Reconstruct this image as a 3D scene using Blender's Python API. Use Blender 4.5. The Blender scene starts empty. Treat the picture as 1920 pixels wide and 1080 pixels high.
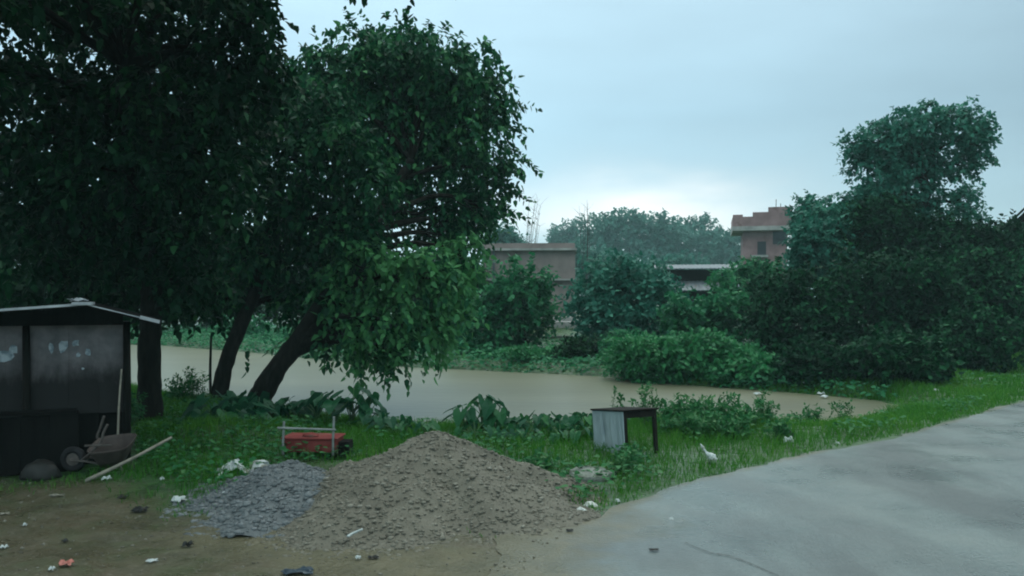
import bpy, math, random
import numpy as np
from mathutils import Vector, Matrix, noise as mnoise

S = bpy.context.scene
C = S.collection
R = math.radians

# ------------------------------------------------------------------ camera
EYE = 2.5            # height of the lens above the road shoulder (seen from a vehicle)
FPX = 1600.0         # focal length in pixels of the 1920 px wide photograph
cam_d = bpy.data.cameras.new('camera')
cam = bpy.data.objects.new('camera', cam_d); C.objects.link(cam)
cam.location = (0, 0, EYE); cam.rotation_euler = (R(90), 0, 0)
cam_d.sensor_width = 36; cam_d.lens = FPX/1920*36
cam_d.shift_y = 20/1920
cam_d.clip_start = 0.05; cam_d.clip_end = 3000
S.camera = cam

# ------------------------------------------------------------------ sky and light
SUN_EL, SUN_AZ = R(58), R(25)       # high, a little right of straight ahead, behind the cloud
W = bpy.data.worlds.new('World'); S.world = W; W.use_nodes = True
nt = W.node_tree; nt.nodes.clear()
def N(t, **k):
    n = nt.nodes.new(t)
    for a, b in k.items(): setattr(n, a, b)
    return n
def math_(op, a, b=None, c=None):
    n = N('ShaderNodeMath', operation=op)
    for i, v in enumerate((a, b, c)):
        if v is None: continue
        if isinstance(v, (int, float)): n.inputs[i].default_value = v
        else: nt.links.new(v, n.inputs[i])
    return n.outputs[0]
STR = 0.1
sky = N('ShaderNodeTexSky', sky_type='NISHITA', sun_disc=False)
sky.sun_elevation = SUN_EL; sky.sun_rotation = SUN_AZ
sky.air_density = 1.0; sky.dust_density = 2.0
tc = N('ShaderNodeTexCoord'); sep = N('ShaderNodeSeparateXYZ')
nt.links.new(tc.outputs['Generated'], sep.inputs[0])
X, Y, Z = sep.outputs
ramp = N('ShaderNodeValToRGB')
nt.links.new(Z, ramp.inputs[0])
el = ramp.color_ramp.elements
K = 1/STR
stops = [(0.0, (.62, .84, .92)), (0.10, (.47, .70, .81)), (0.2, (.43, .66, .79)), (0.33, (.50, .73, .86)), (0.55, (1.15, 1.45, 1.5)), (1.0, (1.75, 1.98, 1.95))]
el[0].position, el[1].position = stops[0][0], stops[-1][0]
el[0].color = (*stops[0][1], 1); el[1].color = (*stops[-1][1], 1)
for p, c in stops[1:-1]:
    e = el.new(p); e.color = (*c, 1)
# soft cloud structure
mp = N('ShaderNodeMapping'); mp.inputs['Scale'].default_value = (1.3, 1.3, 4.5)
nt.links.new(tc.outputs['Generated'], mp.inputs[0])
nz = N('ShaderNodeTexNoise'); nz.inputs['Scale'].default_value = 1.6; nz.inputs['Detail'].default_value = 5; nz.inputs['Roughness'].default_value = .5
nt.links.new(mp.outputs[0], nz.inputs['Vector'])
cl = math_('MULTIPLY_ADD', nz.outputs[0], 0.62, 0.70)
# the sky gets duller towards the right, where the next shower hangs
dull = math_('MULTIPLY_ADD', math_('MAXIMUM', math_('MINIMUM', X, .6), -.1), -0.62, 1.05)
cl = math_('MULTIPLY', cl, dull)
mul = N('ShaderNodeMixRGB', blend_type='MULTIPLY'); mul.inputs[0].default_value = 1
nt.links.new(ramp.outputs[0], mul.inputs[1])
comb = N('ShaderNodeCombineXYZ')
for i in range(3): nt.links.new(cl, comb.inputs[i])
nt.links.new(comb.outputs[0], mul.inputs[2])
# bright break in the cloud low over the far bank
dx = math_('MULTIPLY', math_('SUBTRACT', X, .15), 1/.16)
wob = math_('MULTIPLY_ADD', nz.outputs[0], .30, -.15)
dz = math_('MULTIPLY', math_('ADD', math_('SUBTRACT', Z, .08), wob), 1/.05)
rr = math_('ADD', math_('MULTIPLY', dx, dx), math_('MULTIPLY', dz, dz))
gl = math_('POWER', 2.718, math_('MULTIPLY', rr, -1.0))
gl = math_('MULTIPLY', gl, math_('GREATER_THAN', Y, 0))
glow = N('ShaderNodeMixRGB', blend_type='ADD')
glc = N('ShaderNodeMixRGB', blend_type='MIX'); glc.inputs[1].default_value = (0, 0, 0, 1); glc.inputs[2].default_value = (.60, .44, .34, 1)
nt.links.new(gl, glc.inputs[0])
glow.inputs[0].default_value = 1
nt.links.new(mul.outputs[0], glow.inputs[1]); nt.links.new(glc.outputs[0], glow.inputs[2])
gain = N('ShaderNodeVectorMath', operation='SCALE'); gain.inputs['Scale'].default_value = K
nt.links.new(glow.outputs[0], gain.inputs[0])
mixs = N('ShaderNodeMixRGB'); mixs.inputs[0].default_value = .92       # cloud cover over the clear sky
nt.links.new(sky.outputs[0], mixs.inputs[1]); nt.links.new(gain.outputs[0], mixs.inputs[2])
bg = N('ShaderNodeBackground'); bg.inputs['Strength'].default_value = STR
nt.links.new(mixs.outputs[0], bg.inputs[0])
wo = N('ShaderNodeOutputWorld'); nt.links.new(bg.outputs[0], wo.inputs[0])

sun_d = bpy.data.lights.new('sun', 'SUN'); sun = bpy.data.objects.new('sun', sun_d); C.objects.link(sun)
sun_d.energy = 0.8; sun_d.angle = R(60); sun_d.color = (1, .97, .9)
sv = Vector((math.sin(SUN_AZ)*math.cos(SUN_EL), math.cos(SUN_AZ)*math.cos(SUN_EL), math.sin(SUN_EL)))
sun.rotation_euler = (-sv).to_track_quat('-Z', 'Y').to_euler()

S.view_settings.view_transform = 'Standard'; S.view_settings.look = 'None'
S.view_settings.exposure = 0.22; S.view_settings.gamma = 1.0
S.render.engine = 'CYCLES'
S.cycles.max_bounces = 6; S.cycles.diffuse_bounces = 2; S.cycles.glossy_bounces = 2
S.cycles.transmission_bounces = 2; S.cycles.volume_bounces = 0; S.cycles.transparent_max_bounces = 4
S.cycles.use_denoising = True
S.cycles.pixel_filter_type = 'BLACKMAN_HARRIS'; S.cycles.filter_width = 2.0

# ------------------------------------------------------------------ helpers
def P(px, py, d):
    """point at distance d ahead that the photograph shows at pixel (px, py)"""
    return np.array(((px-960)/FPX*d, d, EYE-(py-560)/FPX*d))
def G(px, py, z=0.0):
    d = (EYE-z)*FPX/(py-560)
    return np.array(((px-960)/FPX*d, d, z))

def tag(o, label=None, cat=None, group=None, kind=None):
    if label: o['label'] = label
    if cat: o['category'] = cat
    if group: o['group'] = group
    if kind: o['kind'] = kind
    return o
def empty(name, loc, label, cat, group=None, rz=0):
    o = bpy.data.objects.new(name, None); C.objects.link(o)
    o.location = loc; o.rotation_euler = (0, 0, rz); o.empty_display_size = .2
    return tag(o, label, cat, group)

def fast_mesh(name, verts, faces, mat, parent=None, v=None, smooth=False):
    """verts (n,3), faces (m,k) int array or list of tuples; v: per-face float attribute"""
    me = bpy.data.meshes.new(name)
    verts = np.asarray(verts, dtype=np.float32)
    if isinstance(faces, np.ndarray):
        m, k = faces.shape
        me.vertices.add(len(verts)); me.vertices.foreach_set('co', verts.ravel())
        me.loops.add(m*k); me.loops.foreach_set('vertex_index', faces.astype(np.int32).ravel())
        me.polygons.add(m)
        me.polygons.foreach_set('loop_start', np.arange(0, m*k, k, dtype=np.int32))
        me.update(calc_edges=True)
    else:
        me.from_pydata([tuple(map(float, p)) for p in verts], [], faces)
    if v is not None:
        a = me.attributes.new('v', 'FLOAT', 'FACE'); a.data.foreach_set('value', np.asarray(v, dtype=np.float32))
    if smooth:
        me.polygons.foreach_set('use_smooth', np.ones(len(me.polygons), dtype=bool))
    me.validate(); me.update()
    me.materials.append(mat)
    o = bpy.data.objects.new(name, me); C.objects.link(o)
    if parent: o.parent = parent
    return o

class MB:
    """collects simple shapes, built as one mesh"""
    def __init__(s): s.v = []; s.f = []
    def add(s, vs, fs):
        b = len(s.v); s.v += [tuple(map(float, p)) for p in vs]; s.f += [tuple(i+b for i in f) for f in fs]; return s
    def box(s, lo, hi, M=None, bev=0.0):
        x0, y0, z0 = lo; x1, y1, z1 = hi
        vs = [Vector(p) for p in ((x0,y0,z0),(x1,y0,z0),(x1,y1,z0),(x0,y1,z0),(x0,y0,z1),(x1,y0,z1),(x1,y1,z1),(x0,y1,z1))]
        if M is not None: vs = [M @ p for p in vs]
        return s.add(vs, [(0,3,2,1),(4,5,6,7),(0,1,5,4),(1,2,6,5),(2,3,7,6),(3,0,4,7)])
    def tube(s, pts, radii, seg=8, rough=0, seed=0):
        V, F = tube(pts, radii, seg, rough, seed); return s.add(V, F)
    def build(s, name, mat, parent=None, smooth=False):
        return fast_mesh(name, s.v, s.f, mat, parent, smooth=smooth)

def tube(pts, radii, seg=8, rough=0.0, seed=0):
    pts = [Vector(p) for p in pts]; n = len(pts)
    if isinstance(radii, (int, float)): radii = [radii]*n
    rg = np.random.default_rng(seed)
    V = []; F = []; up = Vector((0.13, 0.97, 0.2)).normalized()
    for i in range(n):
        t = (pts[min(i+1, n-1)]-pts[max(i-1, 0)]).normalized()
        a = t.cross(up)
        if a.length < 1e-3: a = t.cross(Vector((1, 0, 0)))
        a.normalize(); b = t.cross(a)
        for k in range(seg):
            an = 2*math.pi*k/seg; r = radii[i]*(1+rough*(rg.random()-.5))
            V.append(pts[i]+a*math.cos(an)*r+b*math.sin(an)*r)
    for i in range(n-1):
        for k in range(seg):
            k2 = (k+1) % seg
            F.append((i*seg+k, i*seg+k2, (i+1)*seg+k2, (i+1)*seg+k))
    F.append(tuple(range(seg-1, -1, -1))); F.append(tuple((n-1)*seg+k for k in range(seg)))
    return V, F
def spline(pts, sub=4):
    """Catmull-Rom through rows of (x,y,z,r...)"""
    p = np.asarray(pts, float); n = len(p); out = []
    for i in range(n-1):
        a, b, c, d = p[max(i-1, 0)], p[i], p[i+1], p[min(i+2, n-1)]
        for k in range(sub):
            t = k/sub
            out.append(.5*((2*b)+(-a+c)*t+(2*a-5*b+4*c-d)*t*t+(-a+3*b-3*c+d)*t**3))
    out.append(p[-1]); return np.array(out)

def sstep(a, b, x):
    t = np.clip((x-a)/(b-a), 0, 1); return t*t*(3-2*t)
def seg_dist(px, py, poly, closed=True):
    d = np.full(px.shape, 1e9); n = len(poly)
    for i in range(n if closed else n-1):
        ax, ay = poly[i]; bx, by = poly[(i+1) % n]
        vx, vy = bx-ax, by-ay; L = vx*vx+vy*vy+1e-12
        t = np.clip(((px-ax)*vx+(py-ay)*vy)/L, 0, 1)
        d = np.minimum(d, np.hypot(px-ax-t*vx, py-ay-t*vy))
    return d
def inside(px, py, poly):
    r = np.zeros(px.shape, bool); n = len(poly)
    for i in range(n):
        ax, ay = poly[i]; bx, by = poly[(i+1) % n]
        if ay == by: continue
        c = ((ay > py) != (by > py)) & (px < (bx-ax)*(py-ay)/(by-ay)+ax)
        r ^= c
    return r
def sdist(px, py, poly):
    return np.where(inside(px, py, poly), -1, 1)*seg_dist(px, py, poly)
# cheap value noise on arrays
_rg = np.random.default_rng(5); _T = _rg.random((256, 256))
def vnoise(x, y, s):
    x = x/s+300.3; y = y/s+300.7
    xi = np.floor(x).astype(int); yi = np.floor(y).astype(int); fx = x-xi; fy = y-yi
    fx = fx*fx*(3-2*fx); fy = fy*fy*(3-2*fy)
    g = lambda i, j: _T[i % 256, j % 256]
    return (g(xi, yi)*(1-fx)+g(xi+1, yi)*fx)*(1-fy)+(g(xi, yi+1)*(1-fx)+g(xi+1, yi+1)*fx)*fy
def fbm(x, y, s, o=4):
    r = 0; a = .5; t = 0
    for i in range(o): r = r+a*vnoise(x+17*i, y-9*i, s); t += a; a *= .55; s *= .5
    return r/t

# ------------------------------------------------------------------ materials
def new_mat(name):
    m = bpy.data.materials.new(name); m.use_nodes = True
    t = m.node_tree; b = t.nodes['Principled BSDF']; return m, t, b
def noise_mat(name, c1, c2, scale=6, rough=.8, bump=0.0, bscale=None, detail=6, lo=.35, hi=.65, spec=.3, stretch=(1, 1, 1), metal=0, dirt=None):
    m, t, b = new_mat(name); nn = t.nodes.new; L = t.links.new
    tcn = nn('ShaderNodeTexCoord'); mp_ = nn('ShaderNodeMapping'); mp_.inputs['Scale'].default_value = stretch
    L(tcn.outputs['Object'], mp_.inputs[0])
    n1 = nn('ShaderNodeTexNoise'); n1.inputs['Scale'].default_value = scale; n1.inputs['Detail'].default_value = detail
    L(mp_.outputs[0], n1.inputs['Vector'])
    r = nn('ShaderNodeValToRGB'); r.color_ramp.elements[0].position = lo; r.color_ramp.elements[1].position = hi
    r.color_ramp.elements[0].color = (*c1, 1); r.color_ramp.elements[1].color = (*c2, 1)
    L(n1.outputs[0], r.inputs[0]); out = r.outputs[0]
    if dirt:
        n3 = nn('ShaderNodeTexNoise'); n3.inputs['Scale'].default_value = dirt[1]; n3.inputs['Detail'].default_value = 8
        L(mp_.outputs[0], n3.inputs['Vector'])
        r3 = nn('ShaderNodeValToRGB'); r3.color_ramp.elements[0].position = dirt[2]; r3.color_ramp.elements[1].position = dirt[2]+.12
        L(n3.outputs[0], r3.inputs[0])
        mx = nn('ShaderNodeMixRGB'); mx.inputs[2].default_value = (*dirt[0], 1)
        L(r3.outputs[0], mx.inputs[0]); L(out, mx.inputs[1]); out = mx.outputs[0]
    L(out, b.inputs['Base Color'])
    b.inputs['Roughness'].default_value = rough; b.inputs['Specular IOR Level'].default_value = spec; b.inputs['Metallic'].default_value = metal
    if bump:
        n2 = nn('ShaderNodeTexNoise'); n2.inputs['Scale'].default_value = bscale or scale*4; n2.inputs['Detail'].default_value = 6
        L(mp_.outputs[0], n2.inputs['Vector'])
        bp = nn('ShaderNodeBump'); bp.inputs['Strength'].default_value = bump; bp.inputs['Distance'].default_value = .03
        L(n2.outputs[0], bp.inputs['Height']); L(bp.outputs[0], b.inputs['Normal'])
    return m
def leaf_mat(name, dark, mid, light, rough=.5, trans=.33, spec=.14):
    m, t, b = new_mat(name); nn = t.nodes.new; L = t.links.new
    a = nn('ShaderNodeAttribute'); a.attribute_name = 'v'
    r = nn('ShaderNodeValToRGB'); e = r.color_ramp.elements
    e[0].color = (*dark, 1); e[1].color = (*light, 1); q = e.new(.5); q.color = (*mid, 1)
    L(a.outputs['Fac'], r.inputs[0]); L(r.outputs[0], b.inputs['Base Color'])
    b.inputs['Roughness'].default_value = rough; b.inputs['Specular IOR Level'].default_value = spec
    tr = nn('ShaderNodeBsdfTranslucent'); L(r.outputs[0], tr.inputs[0])
    mx = nn('ShaderNodeMixShader'); mx.inputs[0].default_value = trans
    L(b.outputs[0], mx.inputs[1]); L(tr.outputs[0], mx.inputs[2])
    L(mx.outputs[0], t.nodes['Material Output'].inputs[0]); return m

M = {}
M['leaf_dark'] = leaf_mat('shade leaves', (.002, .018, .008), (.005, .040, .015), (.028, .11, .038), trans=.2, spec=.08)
M['leaf_tree'] = leaf_mat('broad leaves', (.002, .030, .014), (.010, .085, .035), (.075, .25, .085), trans=.3, spec=.10)  # light end stands in for lit, glossy leaves
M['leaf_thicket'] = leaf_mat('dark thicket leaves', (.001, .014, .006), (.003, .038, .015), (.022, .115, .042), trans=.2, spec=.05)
M['leaf_mid'] = leaf_mat('mid green leaves', (.006, .078, .034), (.018, .145, .058), (.06, .235, .09))
M['leaf_teal'] = leaf_mat('bluish leaves', (.008, .080, .056), (.024, .145, .098), (.065, .22, .145))
M['leaf_far'] = leaf_mat('distant leaves tinted with haze', (.025, .11, .085), (.045, .16, .125), (.08, .22, .17))  # lightened and blued, painting extra haze into the leaf colour
M['leaf_vine'] = leaf_mat('creeper leaves', (.010, .10, .035), (.024, .165, .055), (.065, .235, .09))
M['leaf_taro'] = leaf_mat('taro leaves', (.006, .052, .028), (.014, .09, .038), (.04, .16, .048), rough=.4)
M['grass'] = leaf_mat('grass blades', (.018, .11, .014), (.046, .175, .022), (.11, .25, .04), rough=.7, trans=.35, spec=.05)
M['weed'] = leaf_mat('weed leaves', (.014, .095, .035), (.030, .15, .045), (.09, .20, .08), rough=.6)
M['bark'] = noise_mat('wet dark bark', (.005, .005, .004), (.016, .015, .012), 9, .9, .8, 22, spec=.1, stretch=(1, 1, .3))
M['twig'] = noise_mat('twigs', (.015, .016, .012), (.03, .03, .022), 9, .85)
M['stem'] = noise_mat('green stems', (.04, .10, .035), (.06, .15, .05), 6, .5)

# ------------------------------------------------------------------ terrain
WATER = -0.25
def wp(px, py): q = G(px, py, WATER); return (q[0], q[1])
near_shore = [(-60, 36), (-24, 31.5), (-13, 28), wp(400, 752), wp(480, 758), wp(560, 778), wp(700, 790), wp(830, 803), wp(1000, 801), wp(1120, 797), wp(1260, 788), wp(1400, 796), wp(1500, 801), wp(1600, 787), wp(1700, 764)]
far_shore = [wp(1640, 751), wp(1500, 738), wp(1280, 722), wp(1110, 705), wp(900, 695), wp(750, 688), wp(600, 675), wp(480, 662), wp(300, 648), (-33, 55), (-60, 60)]
POND = near_shore+far_shore
MIDX = [-60, -24, -14, -7, 0, 6, 11, 20, 60]; MIDY = [49, 40, 35.5, 29.5, 25.8, 24, 22.6, 30, 64]
road_edge = [(-2.6, 2.0), (-1.5, 5.0), (-.25, 7.7), (-.05, 9.05), (.92, 9.75), (2.46, 11.6), (4.6, 13.55), (7.26, 15.7), (10.6, 19.0), (12.7, 21.0), (20, 27.0), (40, 42), (90, 76)]
road_poly = road_edge+[(98, 69), (50, 37), (31, 22), (24, 16.5), (18.5, 11), (13, 5), (9, -6), (-2.6, -6)]
dirt_poly = [(-30, 12.6), (-9, 12.4)]+[tuple(G(*q)[:2]) for q in ((60, 893), (190, 900), (300, 915), (380, 945), (470, 925), (560, 880), (700, 868), (800, 862), (900, 872), (1000, 935), (1095, 966), (1060, 985), (1040, 1000))]+[(1.2, 8.2), (1.0, 7), (0, 5), (-1, 2), (-1, -8), (-30, -8)]

def terrain(x, y):
    s = sdist(x, y, POND)
    far = sstep(-1.5, 4, y-np.interp(x, MIDX, MIDY))
    n1 = fbm(x, y, 3.0)-.5; n2 = fbm(x+40, y, .7, 3)-.5
    near_z = WATER+(0-WATER)*sstep(0, 1.8, s)
    far_z = WATER+.30*sstep(0, 1.2, s)+.55*sstep(.5, 16, s)
    z = near_z*(1-far)+far_z*far
    z = np.where(s < 0, WATER-np.minimum(.9, -s*.45), z)
    rd = sdist(x, y, road_poly)
    offroad = sstep(-.1, .7, rd)
    calm = np.maximum(sstep(10.0, 11.5, y), sstep(-2.2, -3.6, x))
    z = z+.004*(1-calm)+calm*offroad*sstep(0, 1.0, s)*(.14*n1+.05*n2*sstep(.2, 1, rd))
    dd = sdist(x, y, dirt_poly)
    z = np.where(dd < 0, z-.02*sstep(0, .6, -dd)*offroad, z)
    # a low mound of long grass behind the wheelbarrow
    z = z+.22*np.exp(-(((x+5.3)/1.3)**2+((y-15.2)/1.0)**2))
    far_hill = sstep(70, 240, np.hypot(x, y))*2.0
    ins = sstep(.05, .6, -rd); z = z*(1-ins)-.02*ins
    return z+far_hill*(rd > 3)
def tz(x, y): return float(terrain(np.array([float(x)]), np.array([float(y)]))[0])

def axis(lo, hi, flo, fhi, fine, grow=1.13):
    a = list(np.arange(flo, fhi, fine)); st = fine
    while a[-1] < hi: st *= grow; a.append(a[-1]+st)
    st = fine; b = []
    cur = flo
    while cur > lo: st *= grow; cur -= st; b.append(cur)
    return np.array(b[::-1]+a)
gx = axis(-700, 700, -11, 14, .12, 1.06); gy = axis(-60, 1200, 6, 24, .12, 1.05)
XX, YY = np.meshgrid(gx, gy); fx, fy = XX.ravel(), YY.ravel()
fz = terrain(fx, fy)
nx, ny = len(gx), len(gy)
ii = (np.arange(ny-1)[:, None]*nx+np.arange(nx-1)[None, :]).ravel()
faces = np.stack([ii, ii+1, ii+nx+1, ii+nx], 1)
def ground_mask(x, y):
    """1 = grassy soil, 0 = trodden dirt"""
    dd = sdist(x, y, dirt_poly)
    return np.clip(sstep(-.9, .35, dd+1.3*(fbm(x, y, 1.1)-.5)), 0, 1)
m_ground, t, b = new_mat('earth and turf'); nn = t.nodes.new; L = t.links.new
at = nn('ShaderNodeAttribute'); at.attribute_name = 'grass'
tcn = nn('ShaderNodeTexCoord')
def nz_(scale, det=8, rough=.6):
    n = nn('ShaderNodeTexNoise'); n.inputs['Scale'].default_value = scale; n.inputs['Detail'].default_value = det; n.inputs['Roughness'].default_value = rough
    L(tcn.outputs['Object'], n.inputs['Vector']); return n.outputs[0]
def rp_(fac, *st):
    r = nn('ShaderNodeValToRGB'); e = r.color_ramp.elements
    e[0].position, e[1].position = st[0][0], st[-1][0]; e[0].color = (*st[0][1], 1); e[1].color = (*st[-1][1], 1)
    for p, c in st[1:-1]: q = e.new(p); q.color = (*c, 1)
    L(fac, r.inputs[0]); return r.outputs[0]
def mix_(f, a, b_, bt='MIX'):
    n = nn('ShaderNodeMixRGB', ); n.blend_type = bt
    for i, v in ((0, f), (1, a), (2, b_)):
        if isinstance(v, (int, float)): n.inputs[i].default_value = v
        elif isinstance(v, tuple): n.inputs[i].default_value = (*v, 1)
        else: L(v, n.inputs[i])
    return n.outputs[0]
dirt = rp_(nz_(1.1), (.3, (0.0521, 0.0521, 0.0302)), (.5, (0.0739, 0.0655, 0.0386)), (.7, (0.0966, 0.0714, 0.0504)))
dirt = mix_(rp_(nz_(23, 4), (.58, (0, 0, 0)), (.70, (1, 1, 1))), dirt, (.17, .155, .125))
dirt = mix_(rp_(nz_(7, 6), (.55, (0, 0, 0)), (.75, (.8, .8, .8))), dirt, (.032, .036, .022))
moss = rp_(nz_(2.2), (.45, (0, 0, 0)), (.65, (.55, .55, .55)))
dirt = mix_(moss, dirt, (.045, .068, .028))
turf = rp_(nz_(3), (.35, (.016, .045, .014)), (.65, (.030, .085, .022)))
at2 = nn('ShaderNodeAttribute'); at2.attribute_name = 'mud'
mudc = rp_(nz_(2.2), (.35, (.070, .068, .038)), (.65, (.108, .098, .058)))
dirt = mix_(at2.outputs['Fac'], dirt, mudc)
L(mix_(at.outputs['Fac'], dirt, turf), b.inputs['Base Color'])
L(rp_(nz_(1.6), (.40, (.18, .18, .18)), (.62, (.7, .7, .7))), b.inputs['Roughness'])
b.inputs['Specular IOR Level'].default_value = .3
bp = nn('ShaderNodeBump'); bp.inputs['Strength'].default_value = .7; bp.inputs['Distance'].default_value = .04
L(nz_(14), bp.inputs['Height']); L(bp.outputs[0], b.inputs['Normal'])
ground = fast_mesh('ground', np.stack([fx, fy, fz], 1), faces, m_ground, smooth=True); tag(ground, kind='structure')
a = ground.data.attributes.new('grass', 'FLOAT', 'POINT'); a.data.foreach_set('value', ground_mask(fx, fy).astype(np.float32))

_ed = seg_dist(fx, fy, [(-2.9, 9.0), (-1.6, 8.3), (-.5, 7.9), (-.1, 7.7), (-1.5, 5), (-2.6, 2)], False)
a = ground.data.attributes.new('mud', 'FLOAT', 'POINT'); a.data.foreach_set('value', (sstep(1.0, .1, _ed+.6*(fbm(fx, fy, .8)-.5))).astype(np.float32))
# water
m_w, t, b = new_mat('muddy water'); nn = t.nodes.new; L = t.links.new
tcn = nn('ShaderNodeTexCoord'); mpw = nn('ShaderNodeMapping'); mpw.inputs['Scale'].default_value = (.35, 1.5, 1)
L(tcn.outputs['Object'], mpw.inputs[0])
nw = nn('ShaderNodeTexNoise'); nw.inputs['Scale'].default_value = .22; nw.inputs['Detail'].default_value = 5; L(mpw.outputs[0], nw.inputs['Vector'])
wc = rp_(nw.outputs[0], (.3, (0.0963, 0.1015, 0.0636)), (.7, (0.1290, 0.1307, 0.0843)))
mps = nn('ShaderNodeMapping'); mps.inputs['Scale'].default_value = (.10, 1.1, 1); mps.inputs['Rotation'].default_value = (0, 0, R(6)); L(tcn.outputs['Object'], mps.inputs[0])
ns = nn('ShaderNodeTexNoise'); ns.inputs['Scale'].default_value = .55; ns.inputs['Detail'].default_value = 4; ns.inputs['Distortion'].default_value = .6; L(mps.outputs[0], ns.inputs['Vector'])
wc = mix_(rp_(ns.outputs[0], (.56, (0, 0, 0)), (.66, (.38, .38, .38))), wc, (.085, .095, .068))  # shading of dark ripple streaks painted into the water colour
L(wc, b.inputs['Base Color'])
b.inputs['Roughness'].default_value = .34; b.inputs['Specular IOR Level'].default_value = .4
nw2 = nn('ShaderNodeTexNoise'); nw2.inputs['Scale'].default_value = 3.5; nw2.inputs['Detail'].default_value = 4; L(mpw.outputs[0], nw2.inputs['Vector'])
bp = nn('ShaderNodeBump'); bp.inputs['Strength'].default_value = .35; bp.inputs['Distance'].default_value = .05
L(nw2.outputs[0], bp.inputs['Height']); L(bp.outputs[0], b.inputs['Normal'])
pond = fast_mesh('pond_water', [(-75, 13, WATER), (16, 13, WATER), (16, 66, WATER), (-75, 66, WATER)], [(0, 1, 2, 3)], m_w)
tag(pond, kind='structure')

# road: a concrete sheet with a ragged edge, mud washed over its near corner
re = spline([(x, y, 0) for x, y in road_edge], 14)[:, :2]
right = [(9, -6), (9.5, -3), (10, 0), (10.5, 1.5), (11.5, 3), (13, 5), (15.5, 8), (18.5, 11), (22, 14.5), (24, 16.5), (31, 22), (50, 37), (98, 69)]
rr2 = spline([(x, y, 0) for x, y in right], 14)[:, :2]
rv = []; nl = 44; fr = np.linspace(0, 1, nl)**1.8
for p0, p1 in zip(re, rr2):
    ln_ = np.linalg.norm(p1-p0)
    for f in fr:
        w = (fbm(p0[:1], p0[1:], .5, 4)[0]-.5)*.40*max(0, 1-f*ln_/.8)
        q = p0+(p1-p0)*(f+w/ln_); rv.append((q[0], q[1], .012+.006*math.sin(q[0]*1.7)*math.cos(q[1]*1.3)))
rv = np.array(rv); nr = len(re)
ii = (np.arange(nr-1)[:, None]*nl+np.arange(nl-1)[None, :]).ravel()
m_road, t, b = new_mat('worn concrete road'); nn = t.nodes.new; L = t.links.new
tcn = nn('ShaderNodeTexCoord')
rc = rp_(nz_(.55, 6), (.3, (0.0823, 0.1109, 0.1134)), (.5, (0.0991, 0.1302, 0.1302)), (.7, (0.1159, 0.1445, 0.1394)))
rc = mix_(rp_(nz_(30, 3), (.45, (0, 0, 0)), (.75, (.35, .35, .35))), rc, (.18, .19, .185))
mpr = nn('ShaderNodeMapping'); mpr.inputs['Rotation'].default_value = (0, 0, R(-45)); mpr.inputs['Scale'].default_value = (1, .35, 1)
L(tcn.outputs['Object'], mpr.inputs[0])
nd = nn('ShaderNodeTexNoise'); nd.inputs['Scale'].default_value = .42; nd.inputs['Detail'].default_value = 7; nd.inputs['Roughness'].default_value = .62; L(mpr.outputs[0], nd.inputs['Vector'])
rc = mix_(rp_(nd.outputs[0], (.49, (0, 0, 0)), (.62, (.75, .75, .75))), rc, (.05, .064, .066))
rc = mix_(rp_(nz_(9, 10, .75), (.52, (0, 0, 0)), (.66, (.45, .45, .45))), rc, (.075, .09, .088))
wv = nn('ShaderNodeTexWave'); wv.wave_type = 'BANDS'; wv.inputs['Scale'].default_value = .16; wv.inputs['Distortion'].default_value = 3.5; wv.inputs['Detail'].default_value = 4; wv.inputs['Detail Scale'].default_value = 1.4
L(mpr.outputs[0], wv.inputs['Vector'])
rc = mix_(rp_(wv.outputs[0], (.55, (0, 0, 0)), (.95, (.35, .35, .35))), rc, (.055, .068, .07))
at = nn('ShaderNodeAttribute'); at.attribute_name = 'mud'
mudc = rp_(nz_(2.2), (.35, (.070, .068, .038)), (.65, (.108, .098, .058)))
mudf = nn('ShaderNodeMath'); mudf.operation = 'MULTIPLY_ADD'; mudf.inputs[1].default_value = 1.3
L(at.outputs['Fac'], mudf.inputs[0])
sb = nn('ShaderNodeMath'); sb.operation = 'SUBTRACT'; sb.inputs[1].default_value = .62; L(nz_(2.5), sb.inputs[0]); L(sb.outputs[0], mudf.inputs[2])
L(mix_(rp_(mudf.outputs[0], (.1, (0, 0, 0)), (.7, (1, 1, 1))), rc, mudc), b.inputs['Base Color'])
L(rp_(nz_(.7, 4), (.35, (.20, .20, .20)), (.62, (.50, .50, .50))), b.inputs['Roughness'])
b.inputs['Specular IOR Level'].default_value = .35
bp = nn('ShaderNodeBump'); bp.inputs['Strength'].default_value = .6; bp.inputs['Distance'].default_value = .02
L(nz_(26), bp.inputs['Height']); L(bp.outputs[0], b.inputs['Normal'])
road = fast_mesh('road', rv, np.stack([ii, ii+1, ii+nl+1, ii+nl], 1)[:, ::-1].copy(), m_road, smooth=True); tag(road, kind='structure')
ed = seg_dist(rv[:, 0], rv[:, 1], road_edge, False)
mud = np.clip(1.15-ed/1.2, 0, 1)*sstep(11.0, 8.2, rv[:, 1])+np.clip(.45-ed/.5, 0, 1)
a = road.data.attributes.new('mud', 'FLOAT', 'POINT'); a.data.foreach_set('value', np.clip(mud, 0, 1).astype(np.float32))
# crack in the concrete
M['crack'] = noise_mat('crack shadow grit', (.035, .04, .04), (.06, .065, .06), 20, .9)
ck = spline([(*G(1285, 1021)[:2], 0), (*G(1330, 1040)[:2], 0), (*G(1365, 1046)[:2], 0), (*G(1410, 1062)[:2], 0), (*G(1462, 1085)[:2], 0)], 8)
rgc = np.random.default_rng(3); cv = []
for i, p in enumerate(ck):
    w = .006+.010*rgc.random(); j = .02*(rgc.random()-.5)
    cv += [(p[0]+j, p[1]-w, .024), (p[0]+j, p[1]+w, .024)]
fast_mesh('crack', cv, [(2*i, 2*i+2, 2*i+3, 2*i+1) for i in range(len(ck)-1)], M['crack'], road)

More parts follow.
